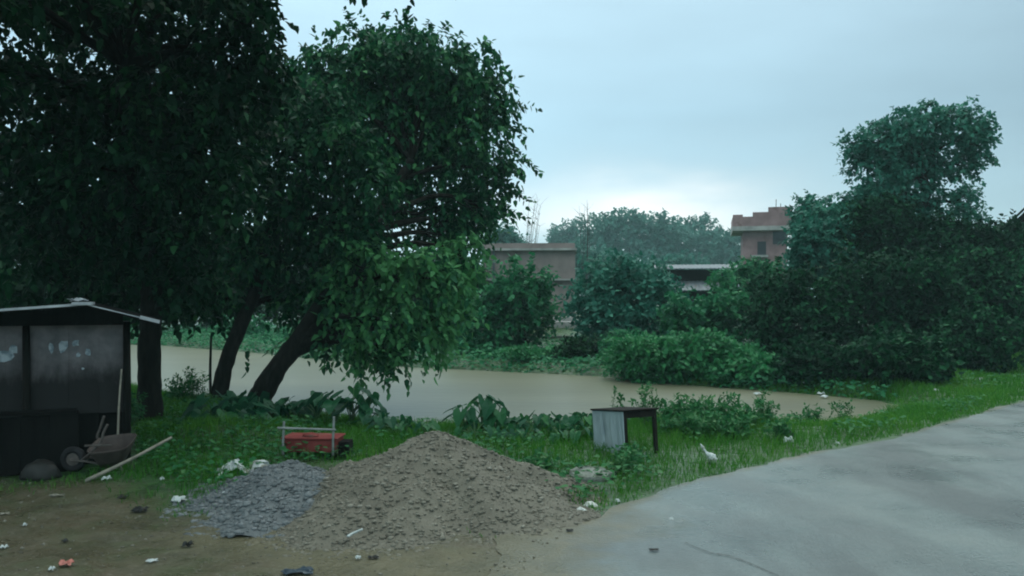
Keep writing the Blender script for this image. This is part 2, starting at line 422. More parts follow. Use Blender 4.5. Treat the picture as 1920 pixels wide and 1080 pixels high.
# ------------------------------------------------------------------ foliage
def unit(a): return a/np.maximum(np.linalg.norm(a, axis=-1, keepdims=True), 1e-9)
LEAF = np.array([(0, 0), (.20, .33), (.60, .25), (1.0, 0), (.60, -.25), (.20, -.33)])    # along, across
def leaves_mesh(pos, dirn, nrm, length, wid, rg, fold=.25):
    """two-quad leaves; returns verts, faces"""
    side = unit(np.cross(dirn, nrm)); nrm = np.cross(side, dirn)
    n = len(pos); V = np.zeros((n, 6, 3))
    curl = rg.uniform(-.05, .25, n)
    for k, (a_, c_) in enumerate(LEAF):
        up = fold*abs(c_)*wid-curl*(a_**2)*.6
        V[:, k] = pos+length[:, None]*(dirn*a_+side*(c_*wid)+nrm*(up if np.ndim(up) else np.full(n, up))[:, None])
    b_ = (np.arange(n)*6)[:, None]
    F = np.concatenate([b_+np.array([[0, 1, 2, 3]]), b_+np.array([[0, 3, 4, 5]])], 1).reshape(-1, 4)
    return V.reshape(-1, 3), F
def sprays(base, tdir, tlen, nleaf, L, wid, droop, rg, vbase):
    """twigs carrying nleaf leaves each; vectorised"""
    n = len(base); k = nleaf
    tt = (np.arange(k)+.5)/k*np.ones((n, 1))
    s1 = unit(np.cross(tdir, rg.normal(size=(n, 3))))
    sgn = np.where(np.arange(k) % 2 == 0, 1, -1)[None, :]
    pos = base[:, None]+tdir[:, None]*(tlen[:, None]*tt)[..., None]
    pos[..., 2] -= (tlen[:, None]*tt**2)*droop*.5
    ld = tdir[:, None]*.55+s1[:, None]*(sgn*rg.uniform(.5, 1.1, (n, k)))[..., None]+rg.normal(size=(n, k, 3))*.30
    ld[..., 2] -= droop*rg.uniform(.3, 1.3, (n, k))
    ld = unit(ld)
    nr = rg.normal(size=(n, k, 3))*.55; nr[..., 2] += 1.0
    ln = L*rg.uniform(.65, 1.2, (n, k))
    v = np.clip(vbase[:, None]+rg.normal(size=(n, k))*.20, 0, 1)
    V, F = leaves_mesh(pos.reshape(-1, 3), ld.reshape(-1, 3), unit(nr).reshape(-1, 3), ln.ravel(), wid, rg)
    return V, F, np.repeat(v.ravel(), 2)
def clump_foliage(clumps, L, rg, lai=2.4, wid=1.0, droop=.5, nleaf=9, fill=.35, tl=3.2):
    Vs = []; Fs = []; vs = []; off = 0
    for c in clumps:
        ctr = np.array(c[:3]); rad = np.array(c[3:6])
        dens = c[6] if len(c) > 6 else 1.0
        A = math.pi*rad[0]*rad[2]
        n = max(6, int(dens*lai*A/(.17*L*L*wid)/nleaf))
        u = unit(rg.normal(size=(n, 3)))
        # lumpy outline
        ph = rg.uniform(0, 6.28, 6)
        lump = 1+.17*np.sin(u[:, 0]*5+ph[0])*np.sin(u[:, 2]*5+ph[1])+.13*np.sin(u[:, 1]*7+ph[2])*np.sin(u[:, 0]*9+u[:, 2]*6+ph[3])
        rr_ = np.where(rg.random(n) < fill, rg.random(n)**.5*.85, rg.uniform(.72, 1.0, n))
        base = ctr+u*rad*(rr_*lump)[:, None]
        td = u*np.array([1, 1, .7])*.8+rg.normal(size=(n, 3))*.55; td[:, 2] += .15-droop*.55
        td = unit(td)
        tlen = L*tl*rg.uniform(.6, 1.4, n)
        base = base-td*tlen[:, None]*.4
        sub = np.sin(base[:, 0]*1.3+ph[4])*np.sin(base[:, 2]*1.6+ph[5])*.16
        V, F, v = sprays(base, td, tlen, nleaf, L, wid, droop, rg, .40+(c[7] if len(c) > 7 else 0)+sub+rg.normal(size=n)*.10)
        Vs.append(V); Fs.append(F+off); vs.append(v); off += len(V)
    return np.concatenate(Vs), np.concatenate(Fs), np.concatenate(vs)
def shoots(list_, L, rg, wid=1.0, droop=.3):
    """long leafy shoots p0->p1"""
    Vs = []; Fs = []; vs = []; off = 0
    for p0, p1, n in list_:
        p0 = np.array(p0); p1 = np.array(p1); d = p1-p0; ln = np.linalg.norm(d)
        V, F, v = sprays(p0[None], unit(d[None]), np.array([ln]), n, L, wid, droop, rg, np.array([.4]))
        Vs.append(V); Fs.append(F+off); vs.append(v); off += len(V)
    return np.concatenate(Vs), np.concatenate(Fs), np.concatenate(vs)
def pc(px, py, d, rx, rz, ry=None, dens=1.0, dv=0.0):
    """crown clump seen at a pixel with pixel radii, given its real distance"""
    q = P(px, py, d); a_ = rx/FPX*d; c_ = rz/FPX*d
    return (*q, a_, ry if ry else (a_+c_)/2, c_, dens, dv)

def tree(name, label, cat, trunk, clumps, mat, L=.22, seed=1, group=None, lai=2.4, wid=1.0, droop=.5, extra=None, bark='bark', limbs=True, fill=.35, nleaf=9, seg=10, tl=3.2, limb_r=.35, trunk_name='trunk'):
    rg = np.random.default_rng(seed)
    tr = spline(trunk, 5); base = tr[0, :3].copy()
    root = empty(name, base, label, cat, group)
    mb = MB()
    mb.tube(tr[:, :3]-base, list(tr[:, 3]), seg, .18, seed)
    if limbs:
        for c in clumps:
            ctr = np.array(c[:3])
            # leave the trunk at the node that makes a rising limb
            cost = np.linalg.norm(tr[:, :3]-ctr, axis=1)+1.5*np.maximum(0, tr[:, 2]-ctr[2]+.3)
            k0 = int(np.argmin(cost[len(cost)//4:]))+len(cost)//4
            p0 = tr[k0, :3]; r0 = min(tr[k0, 3]*.6, limb_r)
            mid = (p0+ctr)/2+rg.normal(size=3)*.08*np.linalg.norm(ctr-p0)+np.array([0, 0, .12*np.linalg.norm(ctr-p0)])
            lp = spline([(*p0, r0), (*mid, r0*.6), (*ctr, r0*.3)], 5)
            mb.tube(lp[:, :3]-base, list(lp[:, 3]), 6, .15, seed+k0)
            for q in range(4):
                u = unit(rg.normal(size=(1, 3)))[0]; e = ctr+u*np.array(c[3:6])*.8
                s0 = lp[rg.integers(5, len(lp)), :3]; sm = (s0+e)/2+rg.normal(size=3)*.1
                bp_ = spline([(*s0, r0*.28), (*sm, r0*.18), (*e, .008)], 3)
                mb.tube(bp_[:, :3]-base, list(bp_[:, 3]), 5)
    mb.build(trunk_name, M[bark], root, smooth=True)
    V, F, v = clump_foliage(clumps, L, rg, lai, wid, droop, nleaf, fill, tl)
    if extra:
        V2, F2, v2 = shoots(extra, L, rg, wid, droop*.6); F = np.concatenate([F, F2+len(V)]); V = np.concatenate([V, V2]); v = np.concatenate([v, v2])
    fast_mesh('crown', V-base, F, M[mat], root, v)
    return root
def pt(px, py, d, r): return (*P(px, py, d), r)
def gt(px, d, r, sink=.1):
    x = (px-960)/FPX*d; return (x, d, tz(x, d)-sink, r)

# --- the two trees leaning over the pond and the big dark tree by the hut
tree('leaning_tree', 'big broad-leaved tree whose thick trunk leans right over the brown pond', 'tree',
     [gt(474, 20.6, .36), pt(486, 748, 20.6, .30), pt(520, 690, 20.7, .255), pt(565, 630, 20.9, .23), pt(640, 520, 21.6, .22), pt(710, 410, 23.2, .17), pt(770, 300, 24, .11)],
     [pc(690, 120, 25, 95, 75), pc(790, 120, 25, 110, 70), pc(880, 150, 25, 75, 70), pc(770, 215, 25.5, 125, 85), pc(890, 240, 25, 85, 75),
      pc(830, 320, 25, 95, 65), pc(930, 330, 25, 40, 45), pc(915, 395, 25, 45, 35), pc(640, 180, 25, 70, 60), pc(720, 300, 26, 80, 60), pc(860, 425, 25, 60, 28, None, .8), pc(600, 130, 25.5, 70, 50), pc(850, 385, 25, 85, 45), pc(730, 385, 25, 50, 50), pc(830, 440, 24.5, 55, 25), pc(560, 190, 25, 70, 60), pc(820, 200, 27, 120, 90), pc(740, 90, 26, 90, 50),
      pc(700, 500, 21.3, 90, 60, None, 1.1, .42), pc(790, 520, 21, 85, 65, None, 1.1, .42), pc(855, 540, 21.5, 45, 60, None, 1.1, .42), pc(640, 560, 21.2, 65, 60, None, 1.1, .42), pc(720, 600, 20.6, 85, 60, None, 1.1, .42), pc(800, 610, 21, 55, 45, None, 1.1, .42),  # lower clumps given a lighter leaf colour to look lit
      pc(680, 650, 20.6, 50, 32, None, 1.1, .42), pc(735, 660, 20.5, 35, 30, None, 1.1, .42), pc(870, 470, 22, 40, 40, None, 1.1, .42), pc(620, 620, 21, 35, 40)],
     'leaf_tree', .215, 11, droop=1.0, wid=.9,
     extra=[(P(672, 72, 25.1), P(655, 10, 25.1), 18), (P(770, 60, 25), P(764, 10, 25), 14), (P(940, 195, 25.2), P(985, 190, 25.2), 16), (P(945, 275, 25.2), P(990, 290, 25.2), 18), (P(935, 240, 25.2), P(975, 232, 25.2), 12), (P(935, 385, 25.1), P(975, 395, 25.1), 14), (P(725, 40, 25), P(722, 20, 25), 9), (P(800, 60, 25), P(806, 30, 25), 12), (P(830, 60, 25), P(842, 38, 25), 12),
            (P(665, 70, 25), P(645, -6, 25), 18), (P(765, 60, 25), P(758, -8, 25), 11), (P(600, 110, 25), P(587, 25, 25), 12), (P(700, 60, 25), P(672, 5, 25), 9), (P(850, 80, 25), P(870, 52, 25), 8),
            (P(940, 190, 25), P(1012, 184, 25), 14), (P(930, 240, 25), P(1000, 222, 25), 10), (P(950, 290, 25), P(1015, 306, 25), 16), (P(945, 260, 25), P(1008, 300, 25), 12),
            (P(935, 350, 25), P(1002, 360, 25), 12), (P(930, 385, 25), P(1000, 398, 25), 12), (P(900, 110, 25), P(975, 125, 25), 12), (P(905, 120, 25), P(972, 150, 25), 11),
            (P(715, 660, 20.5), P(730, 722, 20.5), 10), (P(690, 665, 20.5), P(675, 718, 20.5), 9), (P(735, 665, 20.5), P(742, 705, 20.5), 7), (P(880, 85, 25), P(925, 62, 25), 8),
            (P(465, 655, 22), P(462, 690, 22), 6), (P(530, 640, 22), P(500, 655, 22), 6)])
tree('upright_tree', 'slimmer dark tree with a bent upright trunk just left of the leaning trunk', 'tree',
     [gt(409, 20.9, .25), pt(411, 745, 20.9, .21), pt(422, 690, 21, .19), pt(447, 620, 21.3, .18), pt(480, 540, 22, .16), pt(505, 430, 22.5, .13), pt(530, 300, 22.3, .09)],
     [pc(560, 300, 22, 110, 80), pc(650, 270, 21.5, 85, 55), pc(480, 380, 22, 85, 85), pc(600, 400, 22, 95, 75), pc(700, 340, 21.3, 50, 60), pc(540, 480, 22.5, 85, 65),
      pc(440, 480, 22, 75, 70), pc(480, 230, 22, 100, 80), pc(590, 200, 22.5, 90, 60), pc(660, 430, 21.5, 70, 55), pc(560, 560, 22.5, 60, 45), pc(420, 560, 22.5, 50, 40)],
     'leaf_tree', .20, 12, droop=1.0, wid=.9, extra=[(P(690, 290, 21.3), P(735, 335, 21.3), 12), (P(700, 330, 21.3), P(742, 400, 21.3), 14)])
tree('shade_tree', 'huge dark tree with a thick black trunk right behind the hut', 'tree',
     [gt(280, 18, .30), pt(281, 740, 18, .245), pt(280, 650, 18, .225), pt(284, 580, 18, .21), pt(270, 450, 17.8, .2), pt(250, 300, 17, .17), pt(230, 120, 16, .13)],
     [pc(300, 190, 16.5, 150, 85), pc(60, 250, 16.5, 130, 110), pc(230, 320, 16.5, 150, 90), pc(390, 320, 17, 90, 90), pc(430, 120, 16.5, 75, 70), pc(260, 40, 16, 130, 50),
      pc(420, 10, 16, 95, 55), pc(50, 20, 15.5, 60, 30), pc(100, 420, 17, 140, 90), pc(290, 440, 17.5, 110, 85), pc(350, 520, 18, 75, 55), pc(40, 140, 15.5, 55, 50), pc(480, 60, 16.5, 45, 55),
      (-8.0, 11.0, 8.3, 3.2, 3.0, 1.7), (-5.2, 12.5, 9.2, 3.0, 3.0, 1.6), (-10.5, 13.5, 7.5, 3, 3, 1.8), (-3.0, 17.5, 10.6, 2.6, 2.6, 1.3), (-9.5, 8.5, 8.5, 3.2, 3.0, 1.5), (-5.5, 9.0, 10.2, 3.0, 3.0, 1.4), pc(260, -90, 17, 170, 110), pc(80, -80, 16, 130, 100), pc(430, -80, 18, 120, 80), pc(330, -220, 19, 170, 110), pc(240, 120, 18.5, 170, 90), pc(100, 330, 19, 150, 100), pc(400, 230, 19, 100, 80), pc(170, 190, 17, 110, 60), pc(330, 260, 17, 110, 70), pc(480, 150, 17.5, 70, 60), pc(150, 20, 16.5, 80, 30)],  # some of these clumps, out of view overhead, added to shade hut and dirt
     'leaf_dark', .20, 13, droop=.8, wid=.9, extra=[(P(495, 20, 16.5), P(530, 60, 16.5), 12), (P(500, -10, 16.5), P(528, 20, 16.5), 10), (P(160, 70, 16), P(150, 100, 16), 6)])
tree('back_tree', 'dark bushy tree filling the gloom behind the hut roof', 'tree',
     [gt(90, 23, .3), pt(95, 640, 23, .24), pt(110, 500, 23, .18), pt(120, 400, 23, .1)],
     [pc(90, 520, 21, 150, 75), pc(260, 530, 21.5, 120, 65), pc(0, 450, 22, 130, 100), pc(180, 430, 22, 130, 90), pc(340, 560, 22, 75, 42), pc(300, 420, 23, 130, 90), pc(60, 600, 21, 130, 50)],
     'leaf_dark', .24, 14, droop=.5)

# --- far bank: trees, bushes, creepers
FB = 'bushes and trees along the far bank'
def bush(name, label, px, py, d, rx, rz, mat, seed, L=.2, k=5, lai=2.6, ry=None, group=FB, cat='bush', bottom=None, droop=.22, wid=1.0):
    rg = np.random.default_rng(seed*7+1)
    cl_ = [pc(px, py, d, rx*.72, rz*.72, ry)]
    for q in range(k):
        an = 2*math.pi*q/k+rg.uniform(-.3, .3)
        cl_.append(pc(px+rx*.55*math.cos(an), py-rz*.55*math.sin(an), d+rg.uniform(-.8, .8)*rx/FPX*d*.6, rx*rg.uniform(.38, .52), rz*rg.uniform(.38, .52)))
    g = gt(px+rg.uniform(-.2, .2)*rx, d, .02*rz/FPX*d+.05)
    top = P(px, py, d)
    return tree(name, label, cat, [g, ((g[0]*.6+top[0]*.4), d, g[2]*.5+top[2]*.5, g[3]*.8), (*top, g[3]*.4)], cl_, mat, L, seed, group, lai, droop=droop, seg=7, limb_r=.12, wid=wid, trunk_name='stem' if cat == 'bush' else 'trunk')

bush('bank_bush', 'rounded bluish-green bush in front of the brown building, right of the pale step', 1170, 565, 37, 108, 92, 'leaf_teal', 21, .26, 7)
bush('bank_bush', 'loose bush with dark stems below the left end of the brown building', 975, 570, 38, 75, 85, 'leaf_mid', 22, .24, 6)
bush('bank_bush', 'bush at the waterline half hidden by the leaning tree\'s hanging branches', 895, 615, 37.5, 65, 80, 'leaf_mid', 23, .22, 6)
bush('bank_bush', 'soft green bush below the tin-roofed shed', 1335, 600, 34, 105, 62, 'leaf_mid', 24, .22, 6)
bush('bank_bush', 'leafy bush below the windows of the red brick house', 1415, 535, 40, 82, 52, 'leaf_mid', 25, .2, 6)
bush('creeper_mound', 'bright green mound of creepers spilling into the pond', 1280, 676, 28.2, 150, 56, 'leaf_vine', 26, .17, 10, 3.2, cat='creeper', droop=.3)
bush('creeper_mound', 'lower mound of creepers right at the water beside the bright one', 1395, 695, 26.8, 80, 44, 'leaf_vine', 27, .16, 6, 3.0, cat='creeper', droop=.3)
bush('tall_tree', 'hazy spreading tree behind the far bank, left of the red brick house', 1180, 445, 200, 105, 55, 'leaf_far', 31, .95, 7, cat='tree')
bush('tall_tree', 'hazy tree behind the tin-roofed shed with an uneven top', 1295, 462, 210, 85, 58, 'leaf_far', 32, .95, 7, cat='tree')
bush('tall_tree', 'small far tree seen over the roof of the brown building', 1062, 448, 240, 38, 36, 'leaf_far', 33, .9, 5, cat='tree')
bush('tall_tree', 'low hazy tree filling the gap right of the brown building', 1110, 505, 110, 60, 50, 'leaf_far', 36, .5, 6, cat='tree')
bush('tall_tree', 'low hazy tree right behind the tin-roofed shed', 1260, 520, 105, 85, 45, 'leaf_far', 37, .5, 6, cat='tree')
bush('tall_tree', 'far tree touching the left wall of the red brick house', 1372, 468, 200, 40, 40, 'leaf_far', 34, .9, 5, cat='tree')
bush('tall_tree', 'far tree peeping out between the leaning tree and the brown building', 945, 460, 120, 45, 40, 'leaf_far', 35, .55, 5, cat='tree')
for i, (px, py, d, rx, rz, lb) in enumerate([(1010, 672, 34.2, 95, 26, 'low grassy hummock at the waterline below the pale step'), (1090, 660, 33.5, 60, 32, 'low dark shrub at the foot of the rounded bluish bush'),
        (930, 680, 35, 55, 22, 'small shrub dipping into the water right of the hanging branches'), (1180, 655, 32.5, 70, 36, 'shrub between the rounded bluish bush and the creepers')]):
    bush('bank_bush', lb, px, py, d, rx, rz, ('leaf_vine', 'leaf_dark', 'leaf_mid', 'leaf_mid')[i], 91+i, .15, 6, 3.0)
for i, (px, py, d, rx, rz, lb) in enumerate([
        (350, 638, 58, 70, 26, 'low bush on the far shore right of the black trunk'), (455, 632, 53, 70, 34, 'low far-shore bush seen between the two trunks'),
        (560, 640, 49, 75, 36, 'far-shore bush right behind the leaning trunk'), (680, 635, 46, 80, 50, 'far-shore bush behind the hanging branches'),
        (800, 640, 43, 75, 52, 'dark far-shore bush below the sky gap in the leaning tree'), (240, 628, 62, 70, 34, 'far-shore bush seen through the gap beside the hut')]):
    bush('bank_bush', lb, px, py, d, rx, rz, 'leaf_mid', 41+i, .26, 5)
for i, (px, py, d, rx, rz, lb) in enumerate([(430, 520, 62, 130, 105, 'tall dark tree across the pond behind the upright trunk'), (640, 530, 58, 120, 100, 'tall dark tree across the pond behind the leaning trunk'),
        (180, 520, 66, 160, 110, 'tall dark tree across the pond behind the hut'), (830, 530, 54, 90, 75, 'tree across the pond left of the brown building')]):
    bush('tall_tree', lb, px, py, d, rx, rz, 'leaf_dark', 51+i, .34, 7, cat='tree')

# right-hand wood
tree('crown_tree', 'tall tree at right with a broad flat crown standing above the dark thicket', 'tree',
     [gt(1735, 38, .4), pt(1730, 600, 38, .32), pt(1725, 460, 38, .28), pt(1735, 360, 38, .2), pt(1720, 290, 38, .12)],
     [pc(1650, 270, 38, 50, 50), pc(1700, 245, 38, 62, 42), pc(1770, 235, 38, 60, 40), pc(1815, 245, 38, 40, 48), pc(1835, 275, 38, 32, 45), pc(1610, 275, 38, 32, 35), pc(1630, 385, 37.5, 65, 45), pc(1790, 380, 38, 35, 30, None, .8), pc(1700, 300, 38.5, 60, 50), pc(1745, 215, 38, 45, 25), pc(1800, 310, 38, 40, 30), pc(1730, 310, 38.5, 55, 40), pc(1640, 330, 38, 48, 45), pc(1610, 400, 38, 50, 40), pc(1690, 420, 38, 60, 40), pc(1670, 370, 38, 60, 40), pc(1730, 370, 38, 35, 35)],
     'leaf_teal', .22, 61, group='trees of the right-hand wood', lai=2.3, extra=[(P(1620, 270, 38), P(1575, 268, 38), 10), (P(1840, 255, 38), P(1862, 268, 38), 8), (P(1800, 210, 38), P(1808, 190, 38), 6)])
WG = 'trees of the right-hand wood'
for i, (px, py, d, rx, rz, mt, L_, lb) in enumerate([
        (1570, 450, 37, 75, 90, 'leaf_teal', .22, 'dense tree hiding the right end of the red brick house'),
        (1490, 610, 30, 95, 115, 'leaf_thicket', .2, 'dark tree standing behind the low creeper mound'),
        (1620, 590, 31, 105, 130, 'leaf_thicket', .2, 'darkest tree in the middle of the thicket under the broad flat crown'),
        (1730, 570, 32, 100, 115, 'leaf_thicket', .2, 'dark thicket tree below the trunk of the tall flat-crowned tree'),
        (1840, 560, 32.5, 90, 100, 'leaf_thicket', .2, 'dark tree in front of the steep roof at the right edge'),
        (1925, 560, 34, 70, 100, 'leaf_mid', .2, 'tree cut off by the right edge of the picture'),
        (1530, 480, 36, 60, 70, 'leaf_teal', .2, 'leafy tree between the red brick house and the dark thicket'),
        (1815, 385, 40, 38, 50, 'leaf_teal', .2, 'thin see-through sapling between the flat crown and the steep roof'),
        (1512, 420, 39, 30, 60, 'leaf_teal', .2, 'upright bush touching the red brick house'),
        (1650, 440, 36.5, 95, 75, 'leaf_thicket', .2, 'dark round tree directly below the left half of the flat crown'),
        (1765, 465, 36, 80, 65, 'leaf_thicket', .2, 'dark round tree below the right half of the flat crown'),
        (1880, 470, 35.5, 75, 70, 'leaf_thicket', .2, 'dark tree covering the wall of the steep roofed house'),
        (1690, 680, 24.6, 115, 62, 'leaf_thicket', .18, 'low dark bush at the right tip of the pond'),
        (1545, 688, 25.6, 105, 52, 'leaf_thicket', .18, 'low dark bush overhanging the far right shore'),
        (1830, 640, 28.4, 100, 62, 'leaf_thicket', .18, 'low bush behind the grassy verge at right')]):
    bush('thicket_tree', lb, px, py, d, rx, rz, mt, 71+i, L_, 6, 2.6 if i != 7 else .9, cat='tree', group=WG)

# sparse bare twigs standing in the bright sky
for i, (px, d, lb) in enumerate([(985, 95, 'wispy bare saplings left of the small far tree'), (1095, 100, 'wispy bare saplings right of the small far tree')]):
    rg = np.random.default_rng(80+i); x, y, z, _ = gt(px, d, .1)
    root = empty('bare_sapling', (x, y, z), lb, 'sapling'); mb = MB()
    for q in range(9):
        tx = rg.uniform(-1.6, 1.6); h = EYE-(rg.uniform(375, 430)-560)/FPX*d-z
        pth = spline([(tx*.3, 0, 0, .05), (tx*.6, rg.uniform(-.5, .5), h*.5, .035), (tx+rg.uniform(-.6, .9), 0, h, .012)], 4)
        mb.tube(pth[:, :3], list(pth[:, 3]), 4)
        for w in range(6):
            s = pth[rg.integers(5, 9), :3]; e = s+np.array([rg.uniform(-.9, .9), rg.uniform(-.3, .3), rg.uniform(.2, 1.0)])
            mb.tube([s, (s+e)/2+rg.normal(size=3)*.05, e], [.016, .012, .006], 3)
    mb.build('branches', M['twig'], root)

# ------------------------------------------------------------------ far houses
M['brown_wall'] = noise_mat('weathered brown plaster', (.17, .14, .13), (.23, .19, .175), 1.2, .9, .3, 12, dirt=((.10, .08, .07), .9, .58))
M['brick'] = noise_mat('bare brick', (.185, .115, .115), (.25, .165, .165), 1.5, .9, .4, 20, dirt=((.14, .08, .075), 1.3, .58))
M['concrete'] = noise_mat('grey concrete', (.20, .20, .19), (.32, .32, .30), 2, .85, .3)
M['dark_open'] = noise_mat('dark window glass', (.012, .014, .016), (.02, .022, .026), 2, .3, spec=.5)
M['tin'] = noise_mat('weathered tin sheet', (.07, .085, .095), (.12, .14, .15), 1.5, .55, metal=.3, stretch=(4, .6, 1), dirt=((.10, .07, .05), 1.2, .6))
M['thatch'] = noise_mat('mossy dark thatch', (.005, .010, .008), (.012, .02, .016), 3, .95, .5, spec=.05)
M['dark_wood'] = noise_mat('dark wood', (.006, .006, .005), (.015, .013, .011), 5, .85, .3, spec=.12, stretch=(1, 1, .2))
def house_frame(name, px, d, label, rz, z=None):
    x = (px-960)/FPX*d; z = tz(x, d)-.05 if z is None else z
    return empty(name, (x, d, z), label, 'house', rz=rz), z
def zz(py, d, z): return EYE-(py-560)/FPX*d-z
# brown building with projecting ledge
D = 55; h, z0 = house_frame('brown_building', 1010, D, 'low brown flat-roofed building with a projecting ledge across the pond', R(-4))
zl = zz(470, D, z0); zt = zz(456, D, z0); zs = zz(510, D, z0)
w0, w1 = -3.6, 2.35
MB().box((w0, 0, 0), (w1, 5, zl)).build('wall', M['brown_wall'], h)
MB().box((w0-.15, -.35, zl), (w1+.1, 5.2, zl+.14)).build('ledge', M['concrete'], h)
pm = MB(); pm.box((w0-.02, -.12, zl+.14), (w1-.02, .1, zt)); pm.box((w0-.02, .1, zl+.14), (w0+.2, 5, zt)); pm.box((w1-.24, .1, zl+.14), (w1-.02, 5, zt)); pm.build('parapet', M['brown_wall'], h)
MB().box((w0+.1, -.30, zs-.55), (w1+.2, -.003, zs-.45)).build('lower_ledge', M['concrete'], h)
for wx in (-2.5, -.2): 
    f = MB().box((wx-.55, -.04, zs-2.0), (wx+.55, .03, zs-.8)).build('window', M['dark_open'], h)
    fm = MB()
    for a_, c_ in ((wx-.62, wx-.55), (wx+.55, wx+.62), (wx-.03, wx+.03)): fm.box((a_, -.07, zs-2.07), (c_, .02, zs-.73))
    fm.box((wx-.55, -.068, zs-.8), (wx+.55, .02, zs-.735)); fm.box((wx-.55, -.068, zs-2.065), (wx+.55, .02, zs-2.0)); fm.build('frame', M['dark_wood'], f)
pipe = MB().tube([(-2.9, -.1, .2), (-2.9, -.1, zl+.05)], .07, 8); pipe.build('drain_pipe', M['tin'], h)
# red brick house with stepped parapet
D = 72; h, z0 = house_frame('red_brick_house', 1432, D, 'two storey red brick house with a stepped parapet above the bushes', R(-13))
X_ = lambda px: (px-1432)/FPX*D
zl = zz(432, D, z0); zc = zz(424, D, z0)
MB().box((X_(1395), .5, 0), (X_(1475), 6, zl)).build('wall', M['brick'], h)
MB().box((X_(1375), -.25, zl), (X_(1500), 6.4, zc)).build('roof_slab', M['concrete'], h)
pm = MB()
prof = [(1376, 1394, 402), (1394, 1412, 406), (1412, 1440, 398), (1440, 1482, 389), (1482, 1500, 409)]
for a_, c_, ty in prof: pm.box((X_(a_), -.22, zc), (X_(c_), .02, zz(ty, D, z0)))
pm.box((X_(1376), .02, zc), (X_(1376)+.25, 6, zz(404, D, z0))); pm.box((X_(1482)-.25, .02, zc), (X_(1482), 6, zz(391, D, z0))); pm.build('parapet', M['brick'], h)
def win(h, x0, x1, za, zb, y):
    f = MB().box((x0, y-.02, za), (x1, y+.03, zb)).build('window', M['dark_open'], h)
    fm = MB()
    for a_, c_ in ((x0-.08, x0), (x1, x1+.08)): fm.box((a_, y-.05, za-.08), (c_, y+.02, zb+.08))
    fm.box((x0, y-.048, zb), (x1, y+.02, zb+.075)); fm.box((x0, y-.048, za-.075), (x1, y+.02, za)); fm.build('frame', M['brick'], f)
win(h, X_(1421), X_(1437), zz(478, D, z0), zz(452, D, z0), .5)
win(h, X_(1449), X_(1474), zz(458, D, z0), zz(430, D, z0)-.15, .5)
MB().box((X_(1410), -.1, zz(482, D, z0)), (X_(1440), .5, zz(478, D, z0))).build('sunshade', M['concrete'], h)
an = MB()
for px_, ty in ((1455, 372), (1463, 380)): MB().tube([(X_(px_), 1, zc), (X_(px_)+.05, 1, zz(ty, D, z0))], .03, 5).build('roof_rod', M['twig'], h)
# tin roofed shed
D = 50; h, z0 = house_frame('tin_shed', 1300, D, 'low shed with two stepped grey tin roofs between the bushes', R(-11))
X_ = lambda px: (px-1300)/FPX*D
def roof(x0, x1, y0, y1, za, zb, th=.05):
    n = int((x1-x0)/.12); V = []; F = []
    for i in range(n+1):
        x = x0+(x1-x0)*i/n; c_ = .02*(i % 2)
        V += [(x, y0, za+c_), (x, y1, zb+c_), (x, y0, za+c_-th), (x, y1, zb+c_-th)]
    for i in range(n):
        b_ = 4*i; F += [(b_, b_+4, b_+5, b_+1), (b_+2, b_+3, b_+7, b_+6), (b_, b_+2, b_+6, b_+4), (b_+1, b_+5, b_+7, b_+3)]
    F += [(0, 1, 3, 2), (4*n, 4*n+2, 4*n+3, 4*n+1)]
    return MB().add(V, F)
roof(X_(1225), X_(1385), -.6, 3.5, zz(504, D, z0), zz(492, D, z0)).build('roof', M['tin'], h)
MB().box((X_(1240), 0, 0), (X_(1375), 3.2, zz(505, D, z0)-.02)).build('wall', M['dark_wood'], h)
roof(X_(1265), X_(1350), -2.4, -.02, zz(545, D, z0), zz(527, D, z0)).build('porch_roof', M['tin'], h)
for px_ in (1270, 1308, 1345): MB().box((X_(px_)-.06, -2.2, 0), (X_(px_)+.06, -2.08, zz(546, D, z0)-.02)).build('post', M['dark_wood'], h)
# house with a steep roof at the right edge
D = 41; h, z0 = house_frame('steep_roofed_house', 1990, D, 'house with a steep dark roof at the right edge behind the trees', R(-26))
X_ = lambda px: (px-1950)/FPX*D
za = zz(428, D, z0); zb = zz(318, D, z0)
V = []
for y in (-.5, 7): V += [(X_(1850), y, za), (X_(1955), y, zb), (X_(2060), y, za), (X_(1850), y, za-.15), (X_(1955), y, zb-.15), (X_(2060), y, za-.15)]
MB().add(V, [(0, 1, 7, 6), (1, 2, 8, 7), (3, 9, 10, 4), (4, 10, 11, 5), (0, 3, 4, 1), (1, 4, 5, 2), (6, 7, 10, 9), (7, 8, 11, 10), (0, 6, 9, 3), (2, 5, 11, 8)]).build('roof', M['thatch'], h)
V = []
for y in (0, 6.5): V += [(X_(1872), y, 0), (X_(2038), y, 0), (X_(2038), y, za+.35), (X_(1955), y, zb-.25), (X_(1872), y, za+.35)]
MB().add(V, [(0, 1, 2, 3, 4), (9, 8, 7, 6, 5), (0, 4, 9, 5), (1, 6, 7, 2), (4, 3, 8, 9), (3, 2, 7, 8), (0, 5, 6, 1)]).build('wall', M['dark_wood'], h)
# concrete step by the water
x, y = (1040-960)/FPX*44, 44.0
o = MB().box((-1.1, -.5, -.3), (1.0, .6, .0)).box((-.7, .6, -.3), (1.0, 1.6, .22)).build('bathing_step', M['concrete']); o.location = (x, y, EYE-(603-560)/FPX*44+.0); tag(o, 'pale concrete bathing step below the brown building', 'step')

